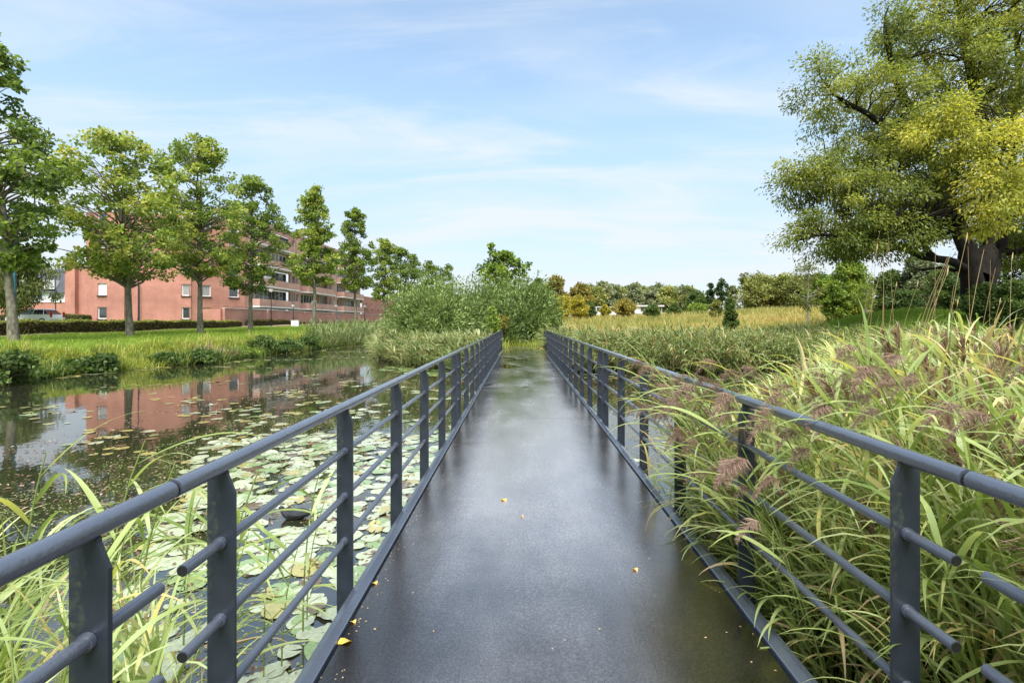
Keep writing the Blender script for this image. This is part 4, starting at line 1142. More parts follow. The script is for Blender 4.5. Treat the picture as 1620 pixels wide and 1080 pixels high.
# ------------------------------------------------------------------ white halls past the meadow
hd = 112.0
hx = lambda px: (px - 823) / 800 * hd
hzg = (508 - 506) / 800 * hd + EYE
hz_ = lambda py: (508 - py) / 800 * hd + EYE
hall = thing('white_hall', 'long flat roofed white hall with a blue door half hidden by bushes', 'hall', (hx(1000), hd, hzg))
X0 = hx(1000)
MB().box(hx(942) - X0, hx(1047) - X0, 0, 14, -3.0, hz_(485) - hzg).build('wall', M['white'], hall)
MB().box(hx(988) - X0, hx(1050) - X0, -.5, 14.4, hz_(485) - hzg + .003, hz_(482.6) - hzg).build('roof', M['concrete'], hall)
MB().box(hx(1003) - X0, hx(1013) - X0, -.12, .0, -3.0, hz_(496) - hzg).build('door', mat_plain('blue_door', [(0.3, (0.02, 0.16, 0.50)), (0.7, (0.03, 0.21, 0.58))], 2, .5), hall)
for px in (950, 972, 985, 1020, 1040):
    wo = MB().box(-1.0, 1.0, -.06, 0, 0, 1.1).build('window', M['concrete'], hall, (hx(px) - X0, -.01, hz_(493) - hzg))
    MB().box(-.85, .85, -.075, -.062, .12, .98).build('pane', M['glass'], wo)
h2 = thing('white_shed', 'low white shed right of the hall behind round green bushes', 'shed', (hx(1066), hd + 2, hzg))
MB().box(hx(1050) - hx(1066), hx(1098) - hx(1066), 0, 8, -3.0, hz_(495.5) - hzg).build('wall', M['white'], h2)
MB().box(hx(1049) - hx(1066), hx(1099) - hx(1066), -.4, 8.3, hz_(495.5) - hzg + .003, hz_(494) - hzg).build('roof', M['concrete'], h2)
for px in (1058, 1080, 1090):
    MB().box(-.7, .7, -.06, 0, -2.2, .2).build('door', M['concrete'], h2, (hx(px) - hx(1066), -.01, 0))
# ------------------------------------------------------------------ blades and reeds
def ribbons(P, D0, L, W, droop, nseg, wind=(0, 0), roll=None, taper=.35):
    """curved leaf strips: start direction D0 bends towards the ground by droop over the length"""
    n = len(P)
    D = unit(D0.copy()); L = np.asarray(L); W = np.asarray(W); droop = np.asarray(droop)
    hx_ = np.stack([D[:, 1], -D[:, 0], np.zeros(n)], 1)
    bad = np.linalg.norm(hx_, axis=1) < .05
    hx_[bad] = rand_unit(bad.sum()) * np.array([1, 1, 0.01]) if bad.any() else hx_[bad]
    S = unit(hx_)
    if roll is not None:
        S = unit(S * np.cos(roll)[:, None] + np.cross(D, S) * np.sin(roll)[:, None])
    pts = [P]; q = P
    wv = np.array([wind[0], wind[1], 0.])
    for k in range(nseg):
        q = q + D * (L / nseg)[:, None]
        pts.append(q)
        D = unit(D + (np.array([0, 0, -1.]) * (droop * (0.35 + 1.3 * k / nseg) / nseg)[:, None]) + wv / nseg)
    pts = np.stack(pts, 1)
    t = np.linspace(0, 1, nseg + 1)
    w = np.minimum(1, taper + (1 - taper) * t / .25) * (1 - np.clip((t - .35) / .65, 0, 1) ** 1.6)
    w[-1] = .02
    off = S[:, None] * (W[:, None] * w[None])[:, :, None] * .5
    V = np.stack([pts - off, pts + off], 2).reshape(-1, 3)
    i = np.arange(nseg)
    f = np.stack([2 * i, 2 * i + 1, 2 * i + 3, 2 * i + 2], -1)
    F = (np.arange(n)[:, None, None] * (2 * (nseg + 1)) + f[None]).reshape(-1, 4)
    return V, F, pts

def tri_blades(P, L, W, lean=.5):
    n = len(P)
    az = rng.uniform(0, 6.283, n)
    side = np.stack([np.cos(az), np.sin(az), np.zeros(n)], 1) * (W / 2)[:, None]
    az2 = rng.uniform(0, 6.283, n)
    tip = P + np.stack([np.cos(az2) * lean * L, np.sin(az2) * lean * L, L * (1 - .3 * lean)], 1)
    V = np.stack([P - side, P + side, tip], 1).reshape(-1, 3)
    return V, np.arange(3 * n).reshape(-1, 3)

def scatter(n, x0, x1, y0, y1, cond=None, ypow=1.0):
    out = []
    tot = 0
    while tot < n:
        x = rng.uniform(x0, x1, n); y = y0 + (y1 - y0) * rng.uniform(0, 1, n) ** ypow
        if cond is not None:
            k = cond(x, y); x, y = x[k], y[k]
        out.append(np.stack([x, y], 1)); tot += len(x)
    return np.concatenate(out)[:n]

def vnoise(x, y, s, seed=0):
    return (np.sin(x * s + seed) * np.cos(y * s * 1.13 + seed * 1.7) + .6 * np.sin(x * s * 2.3 + y * s * 1.9 + seed * 2.1) + .35 * np.cos(x * s * 4.7 - y * s * 3.9 + seed)) / 1.95

def stuff(name, V, F, m, ti, label, cat):
    o = link(name, np_mesh(name, V, F, m, ti))
    return tag(o, label, cat, kind='stuff')

# lawn on the far bank
p = scatter(150000, -32.4, -15.2, 16, 110, lambda x, y: (pond_dist(x, y) > .5) & ((x > -30.2) | (y < 56)), 1.7)
d = pond_dist(p[:, 0], p[:, 1])
P = np.column_stack([p, H(p[:, 0], p[:, 1]) - .01])
ln = (.07 + .10 * rng.uniform(0, 1, len(p)) ** 2) * (1 + .8 * np.clip(2.5 - d, 0, 2))
ln *= 1 + .5 * np.clip(vnoise(p[:, 0], p[:, 1], 1.1), 0, 1)
V, F = tri_blades(P, ln, .012 + .0009 * p[:, 1] * rng.uniform(.6, 1.3, len(p)))
ti = np.clip(.38 + .22 * vnoise(p[:, 0], p[:, 1], .8, 2) + rng.normal(0, .15, len(p)), 0, 1)
stuff('lawn', V, F, M['l_grass'], np.repeat(ti, 3), 'bright green mown lawn under the row of trees on the far bank', 'lawn')

# long yellow green grass hanging down the far bank into the water
def tussocks(name, label, n, cond, box, per, Lr, Wr, mat, tint, nseg=4, ypow=1.0, droop=(1.2, 2.4), cat='bank grass', zoff=0.):
    c = scatter(n, *box, cond, ypow)
    hts = rng.uniform(.55, 1.25, n) * (1 + .45 * vnoise(c[:, 0], c[:, 1], 1.4, 6))
    i = np.repeat(np.arange(n), per); m = len(i)
    q = c[i] + rng.normal(0, .13, (m, 2))
    P = np.column_stack([q, np.maximum(H(q[:, 0], q[:, 1]), -.05) - .02 + zoff])
    az = rng.uniform(0, 6.283, m); el = rng.uniform(.7, 1.45, m)
    D = np.stack([np.cos(az) * np.cos(el), np.sin(az) * np.cos(el), np.sin(el)], 1)
    L = rng.uniform(*Lr, m) * hts[i]
    V, F, _ = ribbons(P, D, L, rng.uniform(*Wr, m), rng.uniform(*droop, m), nseg)
    tc = rng.uniform(*tint, n)
    ti = np.clip(tc[i] + rng.normal(0, .12, m), 0, 1)
    return stuff(name, V, F, M[mat], np.repeat(ti, 2 * (nseg + 1)), label, cat)
shore_l = lambda x, y: (pond_dist(x, y) > -.15) & (pond_dist(x, y) < 2.2) & (x < -12) & (vnoise(x, y, .5, 3) > -.55)
tussocks('bank_grass', 'long yellow green grass hanging over the edge of the far bank', 2300, shore_l, (-21.5, -13, 15, 64), 15, (.32, .78), (.018, .034), 'l_bank', (.1, .85), ypow=1.4)
shore_d = lambda x, y: (pond_dist(x, y) > -.25) & (pond_dist(x, y) < .9) & (x < -12) & (vnoise(x, y, .5, 3) < .1)
tussocks('bank_herbs', 'dark green herbs and sedge at the waterline of the far bank', 900, shore_d, (-21.5, -13, 15, 64), 16, (.4, .85), (.03, .06), 'l_dark', (.2, .9), ypow=1.4, cat='bank herbs')
# dead brown leaves and stalks heaped on the bank
tussocks('dead_stalks', 'heap of dead brown stalks on the far bank below the third tree', 46, None, (-18.0, -16.6, 27.4, 29.6), 18, (.4, .9), (.02, .06), 'plume', (.3, 1.0), droop=(1.5, 3.0), cat='dead stalks')
# shrubs at the water's edge
for i, (px, y, hw, hg, lab, mat, tint) in enumerate([
        (14, 17.6, .95, 1.25, 'leafy dark green bush at the waterline by the left edge', 'l_dark', (.4, 1.0)),
        (152, 21.9, .9, .75, 'dark bramble bush overhanging the water below the second tree', 'l_dark', (.1, .6)),
        (262, 25.2, .6, .55, 'small dark bramble on the bank left of the dead stalks', 'l_dark', (.1, .6)),
        (322, 26.6, .7, .7, 'green bramble beside the heap of dead stalks', 'l_dark', (.3, .8)),
        (416, 33.6, .75, 1.25, 'tall dark green herb clump standing on the bank', 'l_dark', (.4, .9)),
        (452, 35.4, 1.1, .95, 'wide dark bush hanging over the water in the middle of the far bank', 'l_dark', (.2, .8)),
        (490, 39.5, .85, 1.1, 'dark leafy bush beside the tall bank reeds', 'l_dark', (.2, .8)),
        (384, 31.0, .8, .7, 'yellow green bush drooping over the far bank', 'l_lime', (.0, .6))]):
    x = (px - 823) / 800 * y
    make_tree('bank_bush', lab, 'bush', x, y, hg, .12, oval(hw, .4, .6), 46, 46, .15, mat, 'twig', .02, clump_r=(.18, .34), aspect=.75, tint=tint, limb_seg=4, fill=.5, base=max(Hs(x, y), .0) - .05)

# reeds -----------------------------------------------------------------------------------------
def reed_field(name, label, c, hgt, n_leaf, Lr, Wr, mat, tint, nseg=4, lean=(0, 0), lean_s=.16, droop=(1.0, 2.6), wind=(0, 0), plume=0., plume_n=26, lowest=.25, base_z=None, plume_len=.2, stem_w=.009):
    n = len(c)
    z = np.maximum(H(c[:, 0], c[:, 1]), -.3) if base_z is None else np.full(n, base_z)
    P = np.column_stack([c, z])
    a = rng.normal(0, lean_s, (n, 2)) + np.array(lean)
    D = unit(np.column_stack([a, np.ones(n)]))
    V0, F0, pts = ribbons(P, D, hgt, np.full(n, stem_w * 2), .25 + .35 * np.linalg.norm(a, axis=1), 5, wind=(wind[0] * .5, wind[1] * .5), taper=1.0)
    tc = np.clip(rng.uniform(*tint, n), 0, 1)
    T0 = np.repeat(np.clip(tc * .8 + .1, 0, 1), 12)
    i = np.repeat(np.arange(n), n_leaf); m = len(i)
    q = rng.uniform(lowest, .98, m)
    s = q * 5; k = np.minimum(s.astype(int), 4); f = (s - k)[:, None]
    B = pts[i, k] * (1 - f) + pts[i, k + 1] * f
    SD = unit(pts[i, k + 1] - pts[i, k])
    az = rng.uniform(0, 6.283, m)
    out = np.stack([np.cos(az), np.sin(az), np.zeros(m)], 1)
    LD = unit(SD * rng.uniform(.7, 1.3, m)[:, None] + out * rng.uniform(.35, .9, m)[:, None] + np.array([wind[0], wind[1], 0]) * .6)
    L = rng.uniform(*Lr, m) * (1.1 - .35 * q)
    V1, F1, _ = ribbons(B, LD, L, rng.uniform(*Wr, m), rng.uniform(*droop, m), nseg, wind=wind, roll=rng.normal(0, .35, m))
    low_yellow = np.where((q < .45) & (rng.uniform(0, 1, m) < .35), .4, 0)
    T1 = np.repeat(np.clip(tc[i] + rng.normal(0, .13, m) + low_yellow, 0, 1), 2 * (nseg + 1))
    o = stuff(name, np.concatenate([V0, V1]), np.concatenate([F0, F1 + len(V0)]), M[mat], np.concatenate([T0, T1]), label, 'reeds')
    if plume > 0:
        sel = np.where(rng.uniform(0, 1, n) < plume)[0]
        tipP = pts[sel, -1]; tipD = unit(pts[sel, -1] - pts[sel, -2])
        j = np.repeat(np.arange(len(sel)), plume_n); mm = len(j)
        tt = rng.uniform(-.75, .35, mm)[:, None] * plume_len
        az = rng.uniform(0, 6.283, mm)
        o3 = np.stack([np.cos(az), np.sin(az), np.zeros(mm)], 1)
        PD = unit(tipD[j] * .9 + o3 * .45 + np.array([wind[0], wind[1], 0]) * 1.2)
        V2, F2, _ = ribbons(tipP[j] + tipD[j] * tt, PD, rng.uniform(.4, 1.0, mm) * plume_len, rng.uniform(.5, 1.1, mm) * .05 * plume_len + .002, rng.uniform(1.2, 3.0, mm), 3, wind=wind)
        tp = np.repeat(np.clip(rng.uniform(.2, .8, len(sel))[j] + rng.normal(0, .2, mm), 0, 1), 8)
        stuff(name.replace('reeds', 'reed') + '_plumes', V2, F2, M['plume'], tp, label.replace('reeds', 'reed plumes'), 'reed plumes')
    return o

# the thick bed at the right of the bridge, leaning over the railing
cond = lambda x, y: (pond_dist(x, y) > -.55 - .0 * y) & (x > 1.50 + .10 * np.maximum(0, 2.9 - y)) & (x < 2.2 + y * 1.15)
c = scatter(2100, 1.5, 9.5, .35, 5.6, cond)
c = c[np.hypot(c[:, 0], c[:, 1]) > 1.75]
reed_field('right_reeds', 'dense green and yellow reeds beside the right railing', c, (1.0 + .06 * np.clip(c[:, 0] - 1.5, 0, 4) + .36 * rng.uniform(0, 1, len(c)) + .12 * sstep(2, 4, c[:, 1])), 10, (.34, .66), (.012, .027), 'l_reed', (.25, .95), 6, (-.06, -.02), .12, (1.2, 3.0), (-.22, .05), .36, 60, .12, None, .14)
cond = lambda x, y: (pond_dist(x, y) > -.5) & (x < 3 + y * 1.1) & (H(x, y) < 1.35)
c = scatter(4000, 2.0, 24, 5.2, 20, cond)
reed_field('middle_reeds', 'wind bent reeds stretching back from the right railing', c, np.clip((1.28 + .40 * sstep(4, 14, c[:, 0]) - np.maximum(H(c[:, 0], c[:, 1]), -.2)) * rng.uniform(.72, 1.0, len(c)) + .10 * np.clip(vnoise(c[:, 0], c[:, 1], .8), -1, 1), .35, 1.7), 7, (.4, .75), (.02, .038), 'l_reed', (.25, .92), 4, (-.16, 0), .15, (1.0, 2.6), (-.35, .05), .12, 34, .3, None, .17)
# far belt across the pond on the right
cond = lambda x, y: (pond_dist(x, y) > -.35) & (pond_dist(x, y) < 4.6) & (x > 1.6)
c = scatter(4600, 1.6, 21, 20, 27.5, lambda x, y: cond(x, y) & (H(x, y) < 1.3))
reed_field('far_reeds', 'belt of grey green reeds along the far right shore', c, np.clip(1.80 - np.maximum(H(c[:, 0], c[:, 1]), -.2), .5, 1.9) * rng.uniform(.6, 1.08, len(c)) + .32 * vnoise(c[:, 0], c[:, 1], .55, 1), 8, (.4, .85), (.03, .06), 'l_reed_far', (.1, 1.0), 4, (-.18, -.15), .34, (1.4, 3.6), (-.45, -.2), .10, 14, .12, None, .24)
# reeds on the island left of the bridge
cond = lambda x, y: (pond_dist(x, y) > -.3) & (pond_dist(x, y) < 3.2) & (x < -1.15) & (x > -13)
c = scatter(2300, -13, -1.1, 22, 44, cond, 1.3)
reed_field('island_reeds', 'tangle of reeds in front of the silver willows at the left of the bridge', c, np.clip(1.45 - np.maximum(H(c[:, 0], c[:, 1]), -.2), .4, 1.5) * rng.uniform(.6, 1.05, len(c)) + .30 * vnoise(c[:, 0], c[:, 1], .9, 4), 8, (.4, .85), (.03, .06), 'l_reed_far', (.1, 1.0), 4, (-.1, -.05), .30, (1.2, 3.0), (-.3, -.1), .14, 14, .1, None, .24)
# tall reeds on the far bank in front of the balconies
cond = lambda x, y: (pond_dist(x, y) > -.4) & (pond_dist(x, y) < 1.4) & (x < -13.8) 
c = scatter(1500, -18, -13.8, 41, 64, cond)
reed_field('bank_reeds', 'upright reeds and bulrush at the far end of the left bank', c, 1.3 + .7 * rng.uniform(0, 1, len(c)), 6, (.5, .9), (.03, .05), 'l_reed_far', (.1, .7), 3, (0, 0), .1, (.5, 1.6), (-.1, 0), .05, 10, .05)
# left foreground clump beside the nearest railing
cond = lambda x, y: (x < -1.28) & (y < 1.9 + .42 * np.abs(x)) & (pond_dist(x, y) > -1.6)
c = scatter(250, -6.0, -1.28, .55, 4.3, cond)
hh = .50 + .42 * rng.uniform(0, 1, len(c)) ** 1.4
reed_field('left_reeds', 'bright green reeds and grass at the water edge left of the bridge', c, hh, 9, (.35, .75), (.009, .022), 'l_reed', (.22, .78), 7, (0, .05), .22, (1.0, 2.6), (.08, .05), .0, 0, .1, 0.15)
tussocks('left_grass', 'thin yellow green grass at the near bank left of the bridge', 300, lambda x, y: (x < -1.25) & (pond_dist(x, y) > -.5), (-6.5, -1.25, .4, 3.6), 18, (.45, 1.0), (.005, .012), 'l_bank', (.1, .7), nseg=6, droop=(.8, 2.4))
# golden meadow behind the belt
p = scatter(105000, 1.8, 95, 25, 110, lambda x, y: (pond_dist(x, y) > 3.2) & (np.abs(x) < 2 + y * 1.05) & ((x > 2.6) | (y > 30)) & (((x - 19) / 6.0) ** 2 + ((y - 25.5) / 5.5) ** 2 > 1), 1.9)
P = np.column_stack([p, H(p[:, 0], p[:, 1]) - .02])
ln = (.40 + .60 * rng.uniform(0, 1, len(p)) ** 1.5) * np.where(p[:, 1] > 34, .85, 1.15) * (1 + .35 * vnoise(p[:, 0], p[:, 1], .7, 8))
V, F = tri_blades(P, ln, .012 + .0011 * p[:, 1], .45)
far_t = np.clip((p[:, 1] - 26) / 16, 0, 1)
ti = np.clip(.10 + .34 * far_t + .30 * vnoise(p[:, 0], p[:, 1], .22, 5) + .24 * vnoise(p[:, 0] * .5, p[:, 1], .9, 2) + rng.normal(0, .20, len(p)), 0, 1)
stuff('meadow_grass', V, F, M['l_meadow'], np.repeat(ti, 3), 'tall golden and rust coloured grass of the open meadow', 'meadow grass')
# bright grass on the mound under the old tree, and by the path
p = scatter(52000, 11, 27, 19, 33, lambda x, y: (((x - 19.0) / 6.4) ** 2 + ((y - 25.5) / 6.0) ** 2 < 1) & (H(x, y) > 1.1))
P = np.column_stack([p, H(p[:, 0], p[:, 1]) - .01])
V, F = tri_blades(P, .08 + .12 * rng.uniform(0, 1, len(p)), np.full(len(p), .022))
stuff('mound_grass', V, F, M['l_grass'], np.repeat(np.clip(rng.normal(.25, .15, len(p)), 0, 1), 3), 'short bright green grass on the mound left of the old tree', 'grass')
tussocks('path_grass', 'yellow green grass and weeds at the end of the bridge deck', 420, lambda x, y: (pond_dist(x, y) > .1) & ((np.abs(x - .1) > .75) | (y > 28.2)), (-2.4, 3.2, 26.5, 32), 16, (.25, .6), (.014, .026), 'l_bank', (.1, .7), droop=(.8, 2.2))

# ------------------------------------------------------------------ single reeds that lean over the railings
def reed_leaf_mesh(L, W, droop, fold=.25, nseg=10):
    P = []; d = Vector((1, 0, .9)).normalized(); q = Vector((0, 0, 0)); V = []
    for k in range(nseg + 1):
        t = k / nseg
        w = W * min(1, .35 + .65 * t / .22) * (1 - max(0, (t - .3) / .7) ** 1.7) * .5 + .0006
        up = Vector((-d.z, 0, d.x))
        V += [tuple(q + Vector((0, -w, 0)) + up * w * fold), tuple(q), tuple(q + Vector((0, w, 0)) + up * w * fold)]
        q = q + d * (L / nseg)
        d = (d + Vector((0, 0, -1)) * droop * (.35 + 1.3 * t) / nseg).normalized()
    F = []
    for k in range(nseg):
        for j in range(2):
            a = k * 3 + j; F.append((a, a + 1, a + 4, a + 3))
    return np.array(V), np.array(F)
leaf_lib = []
for i in range(14):
    V, F = reed_leaf_mesh(random.uniform(.34, .58), random.uniform(.013, .027), random.uniform(.9, 2.8), random.uniform(.1, .4))
    ti = random.choice([.25, .4, .5, .55, .6, .68, .74, .88, .97])
    leaf_lib.append(np_mesh('leaf', V, F, M['l_reed'], np.clip(ti + np.linspace(-.03, .10, len(V)), 0, 1), smooth=True))
def plume_mesh(n=170, Lp=.17):
    t = rng.uniform(0, 1, n)
    B = np.stack([np.zeros(n), np.zeros(n), t * Lp], 1) + np.stack([.17 * t ** 1.6, 0 * t, -.13 * t ** 2], 1)
    az = rng.uniform(0, 6.283, n)
    D = unit(np.stack([np.cos(az) * .5 + .6, np.sin(az) * .5, np.full(n, .35)], 1))
    V, F, _ = ribbons(B, D, (1.1 - t) * rng.uniform(.5, 1.1, n) * .085 + .02, rng.uniform(.0016, .0042, n), rng.uniform(2.0, 5.0, n), 4)
    return np_mesh('plume', V, F, M['plume'], np.repeat(np.clip(rng.normal(.45, .22, n), 0, 1), 10))
plume_lib = [plume_mesh() for _ in range(3)]
def reed_proto(i, H_, lean, plumed, nleaf, label, group):
    t = thing('reed', label, 'reed', (0, 0, 0), 0, group)
    k = 7
    pts = np.array([(lean * H_ * (q ** 2.2), 0, H_ * q - .28 * abs(lean) * H_ * q ** 3) for q in np.linspace(0, 1, k)])
    V, F = tubes_np([pts], [np.linspace(.006, .0025, k)], 5)
    link('stem', np_mesh('stem', V, F, M['l_reed'], np.full(len(V), .45), smooth=True), t)
    for j in range(nleaf):
        q = .22 + .76 * (j + random.uniform(-.2, .2)) / nleaf
        pos = [np.interp(q, np.linspace(0, 1, k), pts[:, a]) for a in range(3)]
        az = random.choice([0, math.pi]) + random.uniform(-.9, .9)
        if random.random() < .55: az = random.uniform(-1.0, 1.0)
        lo = link('leaf', random.choice(leaf_lib), t, pos, (random.uniform(-.4, .4), random.uniform(-.35, .25), az))
        sc = random.uniform(.75, 1.2); lo.scale = (sc, sc, sc)
    if plumed:
        link('plume', random.choice(plume_lib), t, tuple(pts[-2] * .25 + pts[-1] * .75), (0, .55 + lean, 0))
    return t
R_LAB = 'green reed with drooping purple brown plume leaning over the right railing'
R_G = 'plumed reeds leaning over the right railing'
R2_LAB = 'leafy green reed without plume pushing through the right railing'
R2_G = 'leafy reeds along the right railing'
L_LAB = 'bright green reed standing at the water edge left of the bridge'
L_G = 'reeds left of the nearest railing'
protoR = [reed_proto(i, 2.02, .27, True, 9, R_LAB, R_G) for i in range(5)]
protoR2 = [reed_proto(i, 1.30, .26, False, 10, R2_LAB, R2_G) for i in range(4)]
protoL = [reed_proto(i, 1.0, .16, False, 7, L_LAB, L_G) for i in range(4)]
used = set()
def put(proto, x, y, z, rz, s):
    o = proto if proto.name not in used else copy_tree(proto)
    used.add(proto.name)
    o.location = (x, y, z); o.rotation_euler = (0, 0, rz); o.scale = (s, s, s)
    return o
for i in range(100):
    y = (2.15 + 1.75 * (i + random.random()) / 76) if i < 76 else (1.3 + 1.5 * (i - 76 + random.random()) / 24)
    x = (1.36 + random.uniform(0, .5)) if i < 76 else random.uniform(1.75, 2.5)
    put(protoR[i % 5], x, y, max(Hs(x, y), 0.0), math.pi + random.uniform(-.6, .6), (random.uniform(.80, 1.06) if y > 2.7 else random.uniform(.74, .90)) if i < 76 else random.uniform(.7, .88))
for i in range(34):
    y = 1.5 + 3.0 * (i + random.random()) / 34
    x = 1.40 + random.uniform(0, .45)
    put(protoR2[i % 4], x, y, max(Hs(x, y), 0.0), math.pi + random.uniform(-1.2, 1.2), random.uniform(.65, 1.0))
for i in range(20):
    y = .9 + 2.9 * random.random() ** .8
    x = -1.22 - random.uniform(0.02, .9) * (1 + .5 * random.random())
    put(protoL[i % 4], x, y, max(Hs(x, y), 0.0) + .05, random.uniform(-.9, .9) + (math.pi if random.random() < .35 else 0), random.uniform(.85, 1.25))
for (px, py, y, s) in [(332, 655, 2.55, 1.42), (208, 655, 2.8, 1.40), (165, 640, 3.1, 1.45), (30, 640, 3.0, 1.42)]:
    x = (px - 823) / 800 * y
    put(protoL[int(px) % 4], x, y, .1, random.uniform(-.3, .5), s)

# tall dry stalks behind the reed bed
dry_lab = 'tall dry straw coloured stalk standing up before the dark trees at the right'
def dry_mesh(h, lean):
    k = 6; q = np.linspace(0, 1, k)
    pts = np.stack([lean * h * q ** 1.7, 0 * q, h * q], 1)
    return tubes_np([pts], [np.linspace(.0055, .0025, k)], 5)
for i in range(24):
    y = random.uniform(6.5, 11.5); px = random.uniform(1390, 1640) if i > 6 else random.uniform(1330, 1420); x = (px - 823) / 800 * y
    z0 = max(Hs(x, y), 0); h = 2.22 - z0 + (508 - random.choice([random.uniform(360, 420), random.uniform(420, 480), random.uniform(430, 485)])) / 800 * y
    t = thing('dry_stalk', dry_lab, 'dry stalk', (x, y, z0), random.uniform(-.5, .5), 'dry stalks above the reed bed')
    ln_ = random.uniform(-.05, .28)
    V, F = dry_mesh(h, ln_)
    link('stem', np_mesh('stem', V, F, M['straw'], np.full(len(V), random.uniform(.1, .9)), smooth=True), t)
    if i % 3 == 0:
        V, F = tubes_np([np.array([(ln_ * h, 0, h - .02), (ln_ * h + .01, 0, h + .05), (ln_ * h + .02, 0, h + .12)])], [np.array([.004, .011, .003])], 6)
        link('seed_head', np_mesh('seed_head', V, F, M['straw'], np.full(len(V), .9), smooth=True), t)

# ------------------------------------------------------------------ lily pads
def mat_pad(name, c1, c2, c3):
    m = mat_plain(name, [(0.26, (.10, .07, .03)), (0.34, c1), (0.52, c2), (0.70, c3)], 3.2, .32, .35, 14, .6)
    m.node_tree.nodes['Noise Texture'].inputs['Detail'].default_value = 9; m.node_tree.nodes['Noise Texture'].inputs['Roughness'].default_value = .7
    b = m.node_tree.nodes['Principled BSDF']; b.inputs['Coat Weight'].default_value = 1.0; b.inputs['Coat Roughness'].default_value = .14; b.inputs['Coat IOR'].default_value = 1.6
    return m
M['pad'] = mat_pad('lily_pad_pale', (.27, .31, .17), (.40, .44, .28), (.54, .56, .41))
M['pad_y'] = mat_pad('lily_pad_yellow', (.22, .21, .06), (.36, .32, .09), (.40, .30, .12))
M['pad_g'] = mat_pad('lily_pad_green', (.12, .20, .05), (.22, .31, .11), (.32, .39, .18))
M['pad_b'] = mat_pad('lily_pad_brown', (.06, .04, .02), (.13, .08, .035), (.22, .15, .06))
def pad_geo(seed, curl):
    r = random.Random(seed); n = 18; V = [(0.0, .0, .004)]; F = []
    for ring, rad in ((0, .55), (1, 1.0)):
        for k in range(n + 1):
            a = .16 + (2 * math.pi - .32) * k / n
            q = rad * (1 + ring * (.07 * math.sin(3 * a + seed) + .04 * math.sin(7 * a + 2 * seed) + r.uniform(-.05, .03)))
            x, y = q * math.cos(a) * 1.06, q * math.sin(a)
            z = .002 + curl * ring * max(0, math.sin(a + seed)) ** 3 + .010 * ring * math.sin(4 * a + seed) - .012 * ring
            V.append((x, y, z))
    for k in range(n):
        F.append((0, 1 + k, 2 + k)); a = 1 + k; b = n + 2 + k; F.append((a, b, b + 1, a + 1))
    return V, F
pad_lib = {}
for mk in ('pad', 'pad_y', 'pad_g', 'pad_b'):
    L_ = []
    for s_ in range(5):
        V, F = pad_geo(s_ * 1.7 + 1, .0 if s_ < 3 else (.14 if s_ == 3 else .5))
        me = bpy.data.meshes.new('lily_pad'); me.from_pydata(V, [], F); me.materials.append(M[mk]); me.update()
        me.polygons.foreach_set('use_smooth', np.ones(len(me.polygons), bool)); L_.append(me)
    pad_lib[mk] = L_
pads = []
def pad_zone(n, box, cond, rr, kinds, ypow=1.0, dens=None):
    c = scatter(n, *box, cond, ypow)
    for x, y in c: pads.append((x, y, random.uniform(*rr) * .86, random.choices(list(kinds), list(kinds.values()))[0]))
wet = lambda x, y: pond_dist(x, y) < -.1
pad_zone(800, (-5.6, -1.0, 2.8, 10.0), lambda x, y: wet(x, y) & (x > -1.2 - .50 * y) & (vnoise(x, y, 1.1, 1) > -.75), (.07, .17), {'pad': 8, 'pad_g': 2, 'pad_b': .4, 'pad_y': .8})
pad_zone(150, (-8, -1.0, 10, 19), lambda x, y: wet(x, y) & (vnoise(x * .7, y, .9, 2) > .15), (.09, .17), {'pad': 4, 'pad_g': 1, 'pad_y': 3, 'pad_b': .6})
pad_zone(190, (-14, -3.0, 7, 22), lambda x, y: wet(x, y) & (vnoise(x * .5, y, 1.0, 5) > .22) & (x < -.40 * y), (.07, .15), {'pad': 2, 'pad_g': .6, 'pad_y': 6, 'pad_b': 1.6})
pad_zone(260, (-19, -11, 14, 48), lambda x, y: wet(x, y) & (pond_dist(x, y) > -1.3) & (vnoise(x * .4, y, .8, 7) > -.2), (.1, .2), {'pad': 2, 'pad_g': 1, 'pad_y': 4})
pad_zone(120, (-15, -5, 24, 48), lambda x, y: wet(x, y) & (vnoise(x * .35, y, .8, 8) > .35), (.12, .22), {'pad': 3, 'pad_y': 3})
pad_zone(150, (-6.5, -2.8, 20.5, 27), lambda x, y: wet(x, y) & (pond_dist(x, y) > -2.2), (.14, .24), {'pad_g': 5, 'pad_y': 1})
pad_zone(160, (1.4, 12, 17.2, 21.6), lambda x, y: wet(x, y) & (pond_dist(x, y) > -3.2) & (vnoise(x * .6, y * 2, .9, 3) > -.3), (.1, .2), {'pad': 3, 'pad_y': 3, 'pad_b': 2})
pad_zone(46, (1.35, 4.5, 4.5, 16), wet, (.05, .12), {'pad': 3, 'pad_b': 1, 'pad_y': 1})
pads.sort(key=lambda q: math.hypot(q[0], q[1]) / q[2])
PL = {'pad': ('pale green lily pad floating on the pond', 'pale green lily pads'), 'pad_y': ('yellowing lily pad floating on the pond', 'yellowing lily pads'),
      'pad_g': ('fresh green lily pad floating on the pond', 'fresh green lily pads'), 'pad_b': ('brown withered lily pad floating on the pond', 'brown lily pads')}
rest = {k: ([], []) for k in PL}
pads = [q for q in pads if math.hypot((q[0] + 2.54) / 1.3, q[1] - 5.70) > .20 + q[2] * .6]
